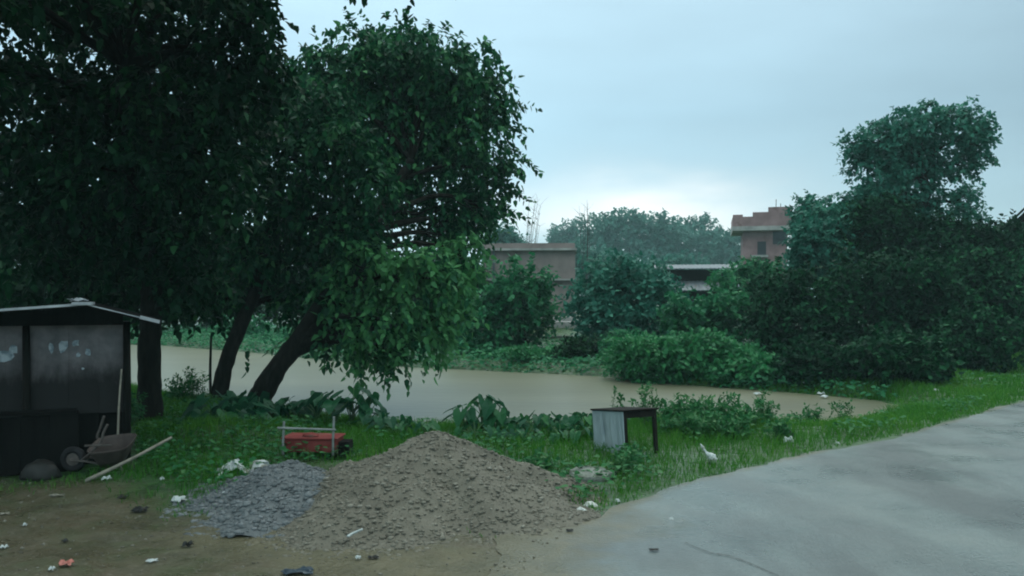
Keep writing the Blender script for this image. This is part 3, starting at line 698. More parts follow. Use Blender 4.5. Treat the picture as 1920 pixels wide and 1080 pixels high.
# ------------------------------------------------------------------ hut
M['tarp'] = None
m_h, t, b = new_mat('painted wall, black towards the bottom'); nn = t.nodes.new; L = t.links.new
tcn = nn('ShaderNodeTexCoord')
base = rp_(nz_(3.5), (.35, (.12, .115, .12)), (.65, (.24, .215, .22)))
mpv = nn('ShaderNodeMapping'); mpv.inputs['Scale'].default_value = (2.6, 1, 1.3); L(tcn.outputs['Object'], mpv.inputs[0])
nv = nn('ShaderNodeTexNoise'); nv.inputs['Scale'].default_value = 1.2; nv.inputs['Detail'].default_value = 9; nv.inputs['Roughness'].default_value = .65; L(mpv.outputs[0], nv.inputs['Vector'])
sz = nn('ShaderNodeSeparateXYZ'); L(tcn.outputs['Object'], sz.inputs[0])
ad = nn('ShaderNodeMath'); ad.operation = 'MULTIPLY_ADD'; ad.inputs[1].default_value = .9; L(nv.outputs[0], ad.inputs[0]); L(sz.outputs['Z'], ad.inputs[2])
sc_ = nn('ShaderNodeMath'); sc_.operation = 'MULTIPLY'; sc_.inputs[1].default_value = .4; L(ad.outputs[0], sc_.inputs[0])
L(mix_(rp_(sc_.outputs[0], (.68, (1, 1, 1)), (.90, (0, 0, 0))), base, (.006, .006, .006)), b.inputs['Base Color'])  # colour goes raggedly to near black towards the bottom
b.inputs['Roughness'].default_value = .85
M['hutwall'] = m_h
M['near_black'] = noise_mat('near-black boards', (.003, .003, .003), (.008, .008, .0075), 5, .9, .3, spec=.1, stretch=(1, 1, .2))
M['pale_tin'] = noise_mat('pale tin sheet', (.30, .32, .34), (.50, .52, .54), 3, .5, metal=.2, dirt=((.12, .10, .09), 2.5, .6))
M['poster'] = noise_mat('torn pale paper', (.16, .21, .24), (.44, .49, .52), 9, .8, lo=.4, hi=.6)
HD = 12.8
hut = empty('roadside_hut', (-6.85, 12.62, 0), 'dark roadside hut with a low tin roof and a mauve wall fading to black below', 'hut', rz=R(24))
def hx(px, d=12.9): return (px-960)/FPX*d+6.9
xr = hx(238); xl = -2.6
zt = EYE-(606-560)/FPX*12.9
# wall: upper painted boards, lower near-black boards, each upper board carrying its own lean
wb = MB(); rg = np.random.default_rng(9); nx_ = 9
for i in range(nx_):
    a_ = xl+(xr-xl)*i/nx_; c_ = xl+(xr-xl)*(i+1)/nx_
    wb.box((a_+.0005, .0+rg.uniform(-.004, .004), .75+rg.uniform(-.05, .05)), (c_-.0005, .05, zt+.03))
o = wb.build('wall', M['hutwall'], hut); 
lb_ = MB()
for i in range(nx_):
    a_ = xl+(xr-xl)*i/nx_; c_ = xl+(xr-xl)*(i+1)/nx_
    lb_.box((a_+.006, .06+rg.uniform(-.01, .01), 0), (c_-.006, .11, 1.0))
lb_.build('lower_boards', M['near_black'], hut)
sw = MB().box((xr-.10, .12, 0), (xr-.03, 3.2, zt-.05)); sw.build('side_wall', M['near_black'], hut)
MB().box((xl, .12, 0), (xl+.07, 3.2, zt-.05)).box((xl+.07, 3.13, 0), (xr-.11, 3.2, zt-.05)).build('back_wall', M['near_black'], hut)
for px_ in (68, 234): 
    MB().tube([(hx(px_), -.06, -.05), (hx(px_)+.01, -.06, 1.1), (hx(px_)+.005, -.05, zt+.02)], [.06, .055, .05], 8, .1).build('post', M['dark_wood'], hut, smooth=True)
# torn posters
for (px_, py_, w_, h_) in ((128, 648, .09, .20), (148, 642, .07, .10), (108, 650, .05, .16), (152, 664, .05, .07), (168, 660, .06, .12), (30, 664, .22, .16), (48, 652, .08, .14), (160, 690, .03, .03)):
    cx, cz = hx(px_), EYE-(py_-560)/FPX*12.9
    nn_ = 9; V = [(cx, -.022, cz)]
    for k in range(nn_):
        an = 2*math.pi*k/nn_; rr_ = rg.uniform(.6, 1.1); V.append((cx+math.cos(an)*w_*rr_*.8, -.018, cz+math.sin(an)*h_*rr_*.6))
    V2 = [(x, y-.003, z) for x, y, z in V]
    F = [(0, 1+k, 1+(k+1) % nn_) for k in range(nn_)]
    MB().add(V2, F).build('poster_scrap', M['poster'], hut)
# counter of dark boards in front
cb = MB()
for i in range(8):
    a_ = xl+.05+(hx(150)-xl)*i/8; c_ = xl+.05+(hx(150)-xl)*(i+1)/8
    cb.box((a_+.005, -.42, 0), (c_-.005, -.37+rg.uniform(-.01, .01), .82+rg.uniform(-.02, .02)))
cb.box((xl, -.46, .845), (hx(152), -.14, .88)); cb.box((hx(150)-.02, -.36, 0), (hx(150)+.03, -.14, .84)); cb.build('counter', M['near_black'], hut)
# roof: gable end to the road, ridge running back
ax = hx(118, 12.1); zr = EYE-(571-560)/FPX*12.1
er = hx(302, 12.1)-.42; ze = EYE-(606-560)/FPX*12.1
sl = (zr-ze)/(er-ax); el_ = ax-3.4; zel = zr-3.4*.075
y0, y1 = -.85, 3.4
def sheet(xa, za_, xb, zb_, n):
    V = []; F = []
    for i in range(n+1):
        f = i/n; x = xa+(xb-xa)*f; z = za_+(zb_-za_)*f
        V += [(x, y0, z), (x, y1, z), (x, y0, z-.03), (x, y1, z-.03)]
    for i in range(n):
        b_ = 4*i; F += [(b_, b_+4, b_+5, b_+1), (b_+2, b_+3, b_+7, b_+6), (b_, b_+2, b_+6, b_+4), (b_+1, b_+5, b_+7, b_+3)]
    F += [(0, 1, 3, 2), (4*n, 4*n+2, 4*n+3, 4*n+1)]
    return MB().add(V, F)
rf = sheet(ax, zr, er, ze, 8); q = sheet(ax-.002, zr, el_, zel, 8); rf.add(q.v, q.f)
rfo = rf.build('roof', M['near_black'], hut)
MB().box((0, -.02, -.022), (1.72, .02, .012), Matrix.Translation((el_+1.7, y0-.022, zr-1.7*.075+.012)) @ Matrix.Rotation(-math.atan(.075), 4, 'Y')).build('edge_strip', M['pale_tin'], rfo)
an_ = math.atan(sl)
MB().box((0, -.02, -.012), (er-ax, .02, .004), Matrix.Translation((ax, y0-.022, zr+.006)) @ Matrix.Rotation(an_, 4, 'Y')).build('edge_strip', M['pale_tin'], rfo)
MB().box((.72, -.03, -.02), (er-ax+.02, .03, .028), Matrix.Translation((ax, y0-.075, zr+.004)) @ Matrix.Rotation(an_, 4, 'Y')).build('edge_strip', M['pale_tin'], rfo)
MB().box((ax-.18, y0-.1, zr-.005), (ax+.08, y0+.9, zr+.035)).build('ridge_cap', M['pale_tin'], rfo)
# gable infill board
MB().add([(ax-1.9, -.3, zt-.02), (er-.5, -.3, zt-.02), (er-.5, -.3, zr-sl*(er-.5-ax)-.035), (ax, -.3, zr-.035), (ax-1.9, -.3, zr-1.9*.075-.035),
          (ax-1.9, -.26, zt-.02), (er-.5, -.26, zt-.02), (er-.5, -.26, zr-sl*(er-.5-ax)-.035), (ax, -.26, zr-.035), (ax-1.9, -.26, zr-1.9*.075-.035)],
         [(0, 1, 2, 3, 4), (9, 8, 7, 6, 5), (0, 5, 6, 1), (1, 6, 7, 2), (2, 7, 8, 3), (3, 8, 9, 4), (4, 9, 5, 0)]).build('gable_board', M['near_black'], hut)
M['pale_stick'] = noise_mat('pale bamboo', (.16, .15, .12), (.26, .24, .19), 8, .6)
# scrap of tin lying on the ridge
rg = np.random.default_rng(4)
def crumple(name, label, cat, loc, sx, sy, h, rz, mat, seed, group=None, n=9, pull=.35, lean=0):
    rg = np.random.default_rng(seed); V = []; F = []
    ph = rg.uniform(0, 6.28, 8)
    for j in range(n):
        for i in range(n):
            u = i/(n-1)*2-1; w = j/(n-1)*2-1
            s = 1-pull*abs(math.sin(3*math.atan2(w, u+1e-6)+ph[0]))*max(abs(u), abs(w))
            z = h*(.5+.5*math.sin(4*u+3*w+ph[1]))*(1-.55*max(u*u, w*w))+h*.35*rg.random()
            V.append((u*s*sx/2+.04*sx*rg.normal(), w*s*sy/2+.04*sy*rg.normal(), z+.004+lean*u*sx/2))
    for j in range(n-1):
        for i in range(n-1): F.append((j*n+i, j*n+i+1, (j+1)*n+i+1, (j+1)*n+i))
    me = fast_mesh(name, V, F, mat); so = me.modifiers.new('thickness', 'SOLIDIFY'); so.thickness = .006; so.offset = 1
    me.location = loc; me.rotation_euler = (0, 0, rz)
    return tag(me, label, cat, group)
M['white_cloth'] = noise_mat('dirty white plastic', (.34, .38, .37), (.58, .62, .61), 6, .6, dirt=((.15, .15, .12), 6, .54))
M['red_scrap'] = noise_mat('faded red wrapper', (.35, .10, .08), (.48, .20, .16), 9, .5)
M['blue_scrap'] = noise_mat('dark blue plastic', (.02, .035, .05), (.04, .06, .075), 6, .45)
M['black_scrap'] = noise_mat('wet black rubbish', (.008, .009, .008), (.022, .022, .02), 9, .6)
crumple('tin_scrap', 'pale bent scrap of tin lying on the hut roof ridge', 'scrap', tuple(Matrix.Translation((-6.85, 12.62, 0)) @ Matrix.Rotation(R(24), 4, 'Z') @ Vector((ax-.12, y0+.35, zr+.036))), .26, .2, .05, .3, M['pale_tin'], 31, n=6)

# pale stick leaning on the hut corner
def stick(name, label, cat, pts, r, mat, seed=0):
    b0 = Vector(pts[0]); mb = MB(); sp = spline([(*p, 0) for p in pts], 4)[:, :3]
    mb.tube([Vector(p)-b0 for p in sp], list(np.linspace(r*1.15, r*.75, len(sp))), 7, .12, seed)
    o = mb.build(name, mat, smooth=True); o.location = b0; return tag(o, label, cat)
stick('thin_pipe', 'thin pale pipe standing against the right corner of the hut', 'pipe', [P(219, 800, 12.55)*np.array([1, 1, 0])+np.array([0, 0, tz((219-960)/FPX*12.55, 12.55)]), P(223, 760, 12.6), P(228, 692, 12.72)], .016, M['pale_stick'])
stick('bamboo_pole', 'long bamboo pole propped on the wheelbarrow with its end on the dirt', 'pole', [G(160, 905)+np.array([0, 0, .02]), P(240, 864, 11.75), P(322, 820, 12.15)], .026, M['pale_stick'])
stick('thin_stake', 'thin dark stake standing beside the bent upright trunk', 'stake', [P(396, 765, 22.0), P(394, 700, 22.0), P(396, 630, 22.0)], .04, M['twig'])

# wheelbarrow on its nose beside the hut
M['barrow'] = noise_mat('rusty grey sheet', (.05, .038, .034), (.09, .07, .062), 5, .7, .2, metal=.1, dirt=((.05, .035, .03), 4, .55))
M['rubber'] = noise_mat('black rubber', (.008, .008, .009), (.016, .016, .018), 9, .8)
M['pipe'] = noise_mat('dull steel tube', (.07, .06, .054), (.12, .105, .095), 8, .5, metal=.3)
wbx, wby = -5.85, 12.25
wbo = empty('wheelbarrow', (wbx, wby, tz(wbx, wby)), 'rusty wheelbarrow with raised handles standing beside the hut counter', 'wheelbarrow')
def pan_pts(L0, W0, z, x0): return [(x0, -W0, z), (x0+L0, -W0, z), (x0+L0, W0, z), (x0, W0, z)]
V = []; F = []
lev = [(.30, .13, .10, .0), (.42, .19, .22, -.03), (.56, .25, .38, -.07), (.60, .27, .42, -.09)]   # length, half-width, z, x0
n = 28
for (l_, w_, z_, x_) in lev:
    for k in range(n):
        an = 2*math.pi*k/n; c_, s_ = math.cos(an), math.sin(an)
        V.append((x_+l_/2+(l_/2)*np.sign(c_)*abs(c_)**.5, w_*np.sign(s_)*abs(s_)**.5, z_))
for i in range(len(lev)-1):
    for k in range(n): F.append((i*n+k, i*n+(k+1) % n, (i+1)*n+(k+1) % n, (i+1)*n+k))
F.append(tuple(range(n-1, -1, -1)))
pan = MB().add(V, F).build('pan', M['barrow'], wbo, smooth=True); so = pan.modifiers.new('thickness', 'SOLIDIFY'); so.thickness = .008
pan.rotation_euler = (R(18), R(-6), R(0)); pan.location = (-.02, .05, 0)
for sy, tx, ht in ((-.2, -.02, .70), (.22, -.27, .76)):
    sp = spline([(-.33, sy*.3, .14), (-.10, sy, .30), (.06+tx, sy, .44), (.10+tx, sy, .58), (.16+tx, sy, ht)], 5)
    MB().tube(sp, .018, 8).build('handle', M['pipe'], wbo, smooth=True)
MB().tube([(-.16, -.24, .405), (.22, -.24, .415)], .016, 7).build('rail', M['pipe'], wbo)
for sy in (-.17, .17): MB().tube([(.30, sy, .14), (.34, sy, -.01)], .016, 7).build('leg', M['pipe'], wbo)
def torus(R0, r0, n=28, m=10):
    V = []; F = []
    for i in range(n):
        a_ = 2*math.pi*i/n
        for j in range(m):
            b_ = 2*math.pi*j/m; V.append(((R0+r0*math.cos(b_))*math.cos(a_), r0*math.sin(b_), (R0+r0*math.cos(b_))*math.sin(a_)))
    for i in range(n):
        for j in range(m): F.append((i*m+j, ((i+1) % n)*m+j, ((i+1) % n)*m+(j+1) % m, i*m+(j+1) % m))
    return V, F
wh = MB().add(*torus(.135, .05)).build('wheel', M['rubber'], wbo, smooth=True); wh.location = (-.42, -.05, .18)
rim = MB().tube([(0, -.03, 0), (0, .03, 0)], .09, 16).tube([(0, -.1, 0), (0, .1, 0)], .02, 8).build('rim', M['pipe'], wh)
for sy in (-.11, .11): MB().tube([(-.42, sy-.05, .18), (-.2, sy*1.2-.02, .17), (.0, sy, .12)], .016, 7).build('fork', M['pipe'], wbo)
# dark sack on the ground by the wheel
def blob(name, label, cat, loc, rx, ry, rz_, mat, seed, group=None, sub=3, amp=.18, flat=.25):
    rg = np.random.default_rng(seed); import bmesh
    bm = bmesh.new(); bmesh.ops.create_icosphere(bm, subdivisions=sub, radius=1)
    off = Vector(rg.uniform(0, 50, 3))
    for v in bm.verts:
        k = 1+amp*mnoise.noise(v.co*1.6+off)+amp*.5*mnoise.noise(v.co*4+off)
        v.co = Vector((v.co.x*k*rx, v.co.y*k*ry, max(v.co.z*k, -flat)*rz_+flat*rz_))
    me = bpy.data.meshes.new(name); bm.to_mesh(me); bm.free(); me.materials.append(mat)
    o = bpy.data.objects.new(name, me); C.objects.link(o); o.location = loc
    for p in me.polygons: p.use_smooth = sub > 2
    return tag(o, label, cat, group)
q = G(70, 905); blob('dark_sack', 'slumped black sack on the dirt in front of the hut counter', 'sack', (q[0]-.15, 11.95, tz(q[0], 11.95)-.02), .28, .17, .22, M['black_scrap'], 5)

# ------------------------------------------------------------------ red seat with a tube rail
M['red'] = noise_mat('faded red paint', (.15, .030, .028), (.22, .055, .048), 4, .8, .15, spec=.1, dirt=((.12, .075, .06), 3.5, .56))
M['rail_metal'] = noise_mat('pale weathered metal', (.16, .18, .17), (.26, .28, .27), 6, .55, metal=.2)
rs = empty('red_bench', (-3.14, 13.3, tz(-3.14, 13.3)+.04), 'low red box bench with a pale tubular rail in the grass behind the grey chips', 'bench', rz=R(-4))
sb_ = MB()
sb_.box((-.44, 0, .03), (.40, .05, .23)); sb_.box((-.44, .055, .03), (-.40, .46, .225)); sb_.box((-.395, .41, .03), (.355, .455, .225)); sb_.box((.36, .055, .03), (.40, .46, .225))
o = sb_.build('box', M['red'], rs); bv = o.modifiers.new('bevel', 'BEVEL'); bv.width = .012; bv.segments = 2
o = MB().box((-.47, -.03, .232), (.43, .49, .262)).build('seat', M['red'], rs); bv = o.modifiers.new('bevel', 'BEVEL'); bv.width = .012; bv.segments = 2
blob_o = blob('cloth', None, None, (-.03, .12, .26), .13, .1, .05, M['red'], 8); blob_o.parent = rs
for x_, h_ in ((-.42, .52), (.37, .60)): MB().tube([(x_, -.05, .0), (x_, -.05, .2), (x_+.015, -.05, h_)], .020, 8).build('post', M['rail_metal'], rs)
MB().tube([(-.50, -.072, .42), (.42, -.072, .40)], .018, 8).build('crossbar', M['rail_metal'], rs)
for x_ in (-.41, .37):
    for y_ in (.03, .43): MB().box((x_-.02, y_-.02, -.05), (x_+.02, y_+.02, .028)).build('leg', M['dark_wood'], rs)
o = MB().box((.43, .02, -.02), (.60, .30, .2)).build('side_box', M['near_black'], rs); bv = o.modifiers.new('bevel', 'BEVEL'); bv.width = .012

# ------------------------------------------------------------------ desk with a tin side
M['panel'] = noise_mat('galvanised sheet', (.25, .32, .345), (.34, .41, .43), 2.0, .45, .05, metal=.1, stretch=(.9, .9, .6), dirt=((.17, .22, .245), 1.5, .60))
dk = empty('old_desk', (1.79, 13.4, tz(1.79, 13.4)-.02), 'old desk with a grey sheet-metal side and open dark legs standing on the verge', 'desk', rz=R(25))
dk.rotation_euler = (R(-5.5), 0, R(25))
w_, l_, ht = .62, .95, .76
o = MB().box((-.04, -.03, ht-.028), (w_+.03, l_+.03, ht)).build('top', M['dark_wood'], dk); bv = o.modifiers.new('bevel', 'BEVEL'); bv.width = .006
V = []; F = []; nn_ = 14
for i in range(nn_+1):
    y = l_*i/nn_; bow = .012*math.sin(i*.9)+.01*math.sin(i*2.3)
    V += [(-.006+bow*.4, y, .02), (-.006+bow, y, ht*.5), (-.006+bow*.2, y, ht-.03), (-.022+bow*.4, y, .02), (-.022+bow, y, ht*.5), (-.022+bow*.2, y, ht-.03)]
for i in range(nn_):
    for k in (0, 1):
        b_ = 6*i+k; F.append((b_, b_+6, b_+7, b_+1)); F.append((b_+3, b_+4, b_+10, b_+9))
    b_ = 6*i; F.append((b_, b_+3, b_+9, b_+6)); F.append((b_+2, b_+8, b_+11, b_+5))
F += [(0, 1, 4, 3), (1, 2, 5, 4)]; e = 6*nn_; F += [(e, e+3, e+4, e+1), (e+1, e+4, e+5, e+2)]
MB().add(V, F).build('side_panel', M['panel'], dk)
for x_, y_ in ((.03, .03), (w_-.03, .03), (.03, l_-.03), (w_-.03, l_-.03)):
    o = MB().box((x_-.03, y_-.03, -.05), (x_+.03, y_+.03, ht-.03)).build('leg', M['dark_wood'], dk); bv = o.modifiers.new('bevel', 'BEVEL'); bv.width = .005
MB().box((.062, .012, ht-.135), (w_-.062, .04, ht-.03)).build('apron', M['dark_wood'], dk)
MB().box((.062, l_-.04, ht-.10), (w_-.062, l_-.012, ht-.03)).build('apron', M['dark_wood'], dk)
MB().box((w_-.045, .062, ht-.10), (w_-.015, l_-.062, ht-.03)).build('apron', M['dark_wood'], dk)

# ------------------------------------------------------------------ gravel heaps
def gravel_mat(name, cols, scale):
    global t, b, nn, L, tcn
    m, t, b = new_mat(name); nn = t.nodes.new; L = t.links.new; tcn = nn('ShaderNodeTexCoord')
    a_ = nn('ShaderNodeAttribute'); a_.attribute_name = 'v'
    c1 = rp_(nz_(2.2), (.38, cols[0]), (.60, cols[1]))
    c2 = rp_(a_.outputs['Fac'], (0, cols[2]), (.55, cols[1]), (1, cols[3]))
    L(mix_(.6, c1, c2), b.inputs['Base Color']); b.inputs['Roughness'].default_value = .75; b.inputs['Specular IOR Level'].default_value = .3
    bp = nn('ShaderNodeBump'); bp.inputs['Strength'].default_value = .5; bp.inputs['Distance'].default_value = .01
    vo = nn('ShaderNodeTexVoronoi'); vo.inputs['Scale'].default_value = scale; L(tcn.outputs['Object'], vo.inputs['Vector'])
    L(vo.outputs['Distance'], bp.inputs['Height']); L(bp.outputs[0], b.inputs['Normal']); return m
M['brown_gravel'] = gravel_mat('brown gravel', [(.060, .055, .041), (.128, .122, .094), (.078, .073, .055), (.27, .26, .215)], 110)
M['grey_gravel'] = gravel_mat('grey stone chips', [(0.0714, 0.0840, 0.0882), (0.1050, 0.1218, 0.1260), (0.0420, 0.0504, 0.0546), (0.2016, 0.2184, 0.2268)], 80)
ICO = np.array([(0, 0, 1), (.89, 0, .45), (.28, .85, .45), (-.72, .53, .45), (-.72, -.53, .45), (.28, -.85, .45), (.72, .53, -.45), (-.28, .85, -.45), (-.89, 0, -.45), (-.28, -.85, -.45), (.72, -.53, -.45), (0, 0, -1)])
ICF = np.array([(0,1,2),(0,2,3),(0,3,4),(0,4,5),(0,5,1),(1,6,2),(2,7,3),(3,8,4),(4,9,5),(5,10,1),(2,6,7),(3,7,8),(4,8,9),(5,9,10),(1,10,6),(6,11,7),(7,11,8),(8,11,9),(9,11,10),(10,11,6)])
def stones(pos, size, rg, v):
    n = len(pos)
    sc = rg.uniform(.6, 1.25, (n, 1, 3))*size[:, None, None]; sc[..., 2] *= .5
    an = rg.uniform(0, 6.28, n); c_, s_ = np.cos(an)[:, None], np.sin(an)[:, None]
    V = ICO[None]*rg.uniform(.72, 1.2, (n, 12, 1))*sc
    V = np.stack([V[..., 0]*c_-V[..., 1]*s_, V[..., 0]*s_+V[..., 1]*c_, V[..., 2]], -1)+pos[:, None]
    F = ((np.arange(n)*12)[:, None, None]+ICF[None]).reshape(-1, 3)
    return V.reshape(-1, 3), F, np.repeat(v, 20)
def heap(name, label, center, prof, ridge, mat, seed, nst, smin, smax):
    """prof(x,y) gives the height; ridge = bounding box"""
    rg = np.random.default_rng(seed); x0, x1, y0, y1 = ridge; st = .035
    xs = np.arange(x0, x1, st); ys = np.arange(y0, y1, st); A, B = np.meshgrid(xs, ys)
    Hh = prof(A, B); bump = (fbm(A+seed, B, .55, 3)-.5)*.24+(fbm(A, B+seed, .08, 2)-.5)*.006
    g = terrain(A.ravel(), B.ravel()).reshape(A.shape)
    Zt = g-.03+np.maximum(Hh+bump*sstep(0, .12, Hh), 0)
    Zt = np.where(Hh > .0, Zt, g-.06)
    n_, m_ = len(xs), len(ys); V = np.stack([A.ravel(), B.ravel(), Zt.ravel()], 1)
    i_ = (np.arange(m_-1)[:, None]*n_+np.arange(n_-1)[None, :]).ravel(); F = np.stack([i_, i_+1, i_+n_+1, i_+n_], 1)
    keep = (Hh.ravel()[F] > -.02).any(1); F = F[keep]
    T = np.concatenate([F[:, [0, 1, 2]], F[:, [0, 2, 3]]]); v = np.clip(rg.normal(.42, .09, len(T)), 0, 1)
    px = rg.uniform(x0, x1, nst*3); py = rg.uniform(y0, y1, nst*3)
    hh = prof(px, py); ok = hh > (-.015)
    px, py, hh = px[ok][:nst], py[ok][:nst], hh[ok][:nst]
    ix = np.clip(((px-x0)/st).round().astype(int), 0, n_-1); iy = np.clip(((py-y0)/st).round().astype(int), 0, m_-1)
    zs = np.maximum(Zt[iy, ix], terrain(px, py)-.01)
    size = smin+(smax-smin)*rg.random(len(px))**6
    V2, F2, v2 = stones(np.stack([px, py, zs+size*.05], 1), size, rg, np.clip(rg.normal(.62, .2, len(px)), 0, 1))
    V = np.concatenate([V, V2]); c0 = np.array(center); c0[2] = 0
    o = fast_mesh(name, V-c0, np.concatenate([T, F2+len(A.ravel())]), mat, None, np.concatenate([v, v2])); o.location = c0
    return tag(o, label, 'gravel heap')
def cone(cx, cy, h, rl, rr2, rf_, rb, p=1.15, tip=.18):
    def f(x, y):
        dx = (x-cx)/np.where(x < cx, rl, rr2); dy = (y-cy)/np.where(y < cy, rf_, rb)
        wob = 1+.12*np.sin(np.arctan2(dy, dx)*5+cx)+.06*np.sin(np.arctan2(dy, dx)*11)
        r = np.sqrt(dx*dx+dy*dy+tip*tip)-tip*.6
        q = 1-r/wob; return h*np.where(q > .25, q-.06, np.where(q > -.12, .19*((q+.12)/.37)**1.35, (q+.12)*.5))
    return f
c1 = cone(-.98, 10.9, .95, 1.95, 1.95, 2.2, 1.4, 1.0, .07)
c1b = cone(.1, 10.4, .34, 1.3, .9, 1.3, .9, 1.0); c1c = cone(-1.7, 10.5, .50, 1.3, 1.3, 1.6, 1.0, 1.0)
heap('brown_gravel_heap', 'tall heap of brown gravel beside the road', (-.98, 10.9, 0), lambda x, y: np.maximum(np.maximum(c1(x, y), c1b(x, y)), c1c(x, y)), (-3.4, 1.2, 8.0, 12.6), M['brown_gravel'], 3, 24000, .005, .042)
c2 = cone(-2.88, 11.2, .48, 1.0, 1.25, 1.9, 1.0, 1.0); c2b = cone(-2.25, 10.6, .36, 1.3, 1.0, 1.2, .9, 1.0)
heap('grey_gravel_heap', 'smaller heap of grey stone chips left of the brown gravel', (-2.95, 11.2, 0), lambda x, y: np.maximum(c2(x, y), c2b(x, y))-.0, (-4.2, -1.0, 9.0, 12.6), M['grey_gravel'], 4, 11000, .007, .06)

rg = np.random.default_rng(21)
px = rg.uniform(-8.5, 1.0, 9000); py = rg.uniform(6.6, 13.2, 9000)
ok = (sdist(px, py, dirt_poly) < .1) & (sdist(px, py, road_poly) > -.5) & (np.abs(px) < py*.62) & (rg.random(9000) < .15+.9*fbm(px, py, .9)); px, py = px[ok], py[ok]
sz_ = .004+.018*rg.random(len(px))**4
V, F, v = stones(np.stack([px, py, np.maximum(terrain(px, py), np.where(sdist(px, py, road_poly) < 0, .014, -9))+sz_*.2], 1), sz_, rg, np.clip(rg.normal(.5, .3, len(px)), 0, 1))
g = fast_mesh('pebbles', V, F, M['brown_gravel'], None, v); tag(g, 'small pebbles strewn over the trodden dirt', 'pebbles', kind='stuff')
# round slab in the grass
q = G(1108, 898); M['slab'] = noise_mat('old concrete slab', (.13, .15, .13), (.22, .24, .21), 7, .85, .4, dirt=((.06, .08, .055), 7, .50))
V = []; F = []; n = 26; rg = np.random.default_rng(6)
rj = 1+.07*rg.normal(size=n)
for rr_, z_ in ((1.0, 0), (1.0, .10), (.93, .13), (.5, .145)):
    for k in range(n): an = 2*math.pi*k/n; V.append((.31*rr_*rj[k]*math.cos(an), .26*rr_*rj[k]*math.sin(an), z_+.008*rg.normal()*(z_ > .05)))
for i in range(3):
    for k in range(n): F.append((i*n+k, i*n+(k+1) % n, (i+1)*n+(k+1) % n, (i+1)*n+k))
F.append(tuple(3*n+k for k in range(n)))
o = MB().add(V, F).build('round_slab', M['slab']); o.location = (q[0], q[1], tz(q[0], q[1])-.03); o.rotation_euler = (R(7), R(3), 0)
tag(o, 'round worn concrete slab lying in the grass below the desk', 'slab')

# stones and litter
M['pale_stone'] = noise_mat('pale stone', (.34, .36, .34), (.55, .57, .54), 9, .85, .3)
rg = np.random.default_rng(12)
for i in range(11):
    f = i/10; px_ = 1032+70*f+rg.uniform(-8, 8); py_ = 980-32*f+rg.uniform(-5, 5); q = G(px_, py_)
    s = rg.uniform(.035, .075)
    blob('pale_stone', 'pale broken stone in the row where the brown gravel meets the road', 'stone', (q[0], q[1], max(tz(q[0], q[1]), .0)-.01), s*1.3, s, s*.8, M['pale_stone'], 100+i, 'pale stones at the foot of the brown gravel', 2, .3)
def lit(px, py, w, mat, label, seed, h=.05, d=.6, rz=0, name='plastic_scrap', cat='litter', group=None, n=9, lean=0):
    q = G(px, py); q = G(px, py, tz(q[0], q[1])); sw_ = w/FPX*q[1]
    return crumple(name, label, cat, (q[0], q[1], max(tz(q[0], q[1]), .016 if py > 1000 and px > 940 else -9)+.005), sw_, sw_*d*1.6, h, rz, mat, seed, group, n, .35, lean)
lit(455, 888, 100, M['white_cloth'], 'largest crumpled white plastic sheet on the grass left of the grey chips', 201, .16, .5, -.2, 'white_sheet', 'plastic sheet', n=12)
lit(425, 936, 30, M['white_cloth'], 'small white rag at the left foot of the grey chips', 202, .08, .5, .2, 'white_rag', 'rag')
stick('white_string', 'white twisted strip lying up the edge of the grey chips', 'string', [G(428, 932)+np.array([0, 0, .06]), P(440, 923, 11.1), P(457, 914, 11.25)], .018, M['white_cloth'])
lit(336, 943, 26, M['white_cloth'], 'crumpled white bag alone on the mossy dirt', 203, .06, .6, .5, 'white_bag', 'bag')
lit(200, 901, 16, M['white_cloth'], 'small white scrap at the foot of the bamboo pole', 204, .05)
lit(304, 902, 9, M['white_cloth'], 'tiny white scrap right of the bamboo pole', 205, .04)
lit(106, 932, 28, M['pale_stick'], 'pale flat splinter on the dirt in front of the hut', 206, .02, .2, .15, 'wood_splinter', 'splinter')
lit(8, 965, 20, M['pale_stick'], 'pale splinter at the left edge of the picture', 207, .02, .3, .3, 'wood_splinter', 'splinter')
lit(125, 1062, 30, M['red_scrap'], 'faded red wrapper on the dirt at bottom left', 208, .05, .5, .1, 'red_wrapper', 'wrapper')
lit(97, 1071, 11, M['white_cloth'], 'small white scrap beside the red wrapper', 209, .03)
lit(8, 1029, 12, M['white_cloth'], 'small white scrap at the left edge above the red wrapper', 210, .03)
lit(47, 988, 8, M['white_cloth'], 'tiny white dot of litter on open dirt at far left', 211, .03)
lit(262, 962, 34, M['black_scrap'], 'long black piece of rubbish on the mossy dirt', 212, .05, .4, .2, 'black_scrap')
lit(352, 1026, 20, M['black_scrap'], 'small black lump on the bare dirt below the grey chips', 213, .05, .5, 0, 'black_scrap')
lit(230, 935, 18, M['black_scrap'], 'small black scrap above the long black rubbish', 214, .03, .5, 0, 'black_scrap')
lit(122, 1018, 14, M['black_scrap'], 'dark scrap on the dirt above the red wrapper', 215, .03, .5, 0, 'black_scrap')
lit(560, 1076, 70, M['blue_scrap'], 'flat dark blue plastic sheet at the bottom edge', 216, .04, .3, .1, 'blue_plastic', 'plastic sheet')
lit(700, 1048, 22, M['black_scrap'], 'dark flat scrap in the muddy strip below the brown gravel', 217, .02, .4, 0, 'black_scrap')
lit(672, 1050, 10, M['white_cloth'], 'small pale scrap in the muddy strip below the brown gravel', 218, .03)
lit(285, 1055, 22, M['white_cloth'], 'thin pale scrap on the dirt between the red wrapper and blue plastic', 219, .02, .3, .4)
q = P(665, 972, 9.6); stick('white_string', 'short white twisted strip lying on the face of the brown gravel', 'string', [G(652, 1006, .08), G(662, 1000, .10), G(680, 992, .14)], .014, M['white_cloth'])
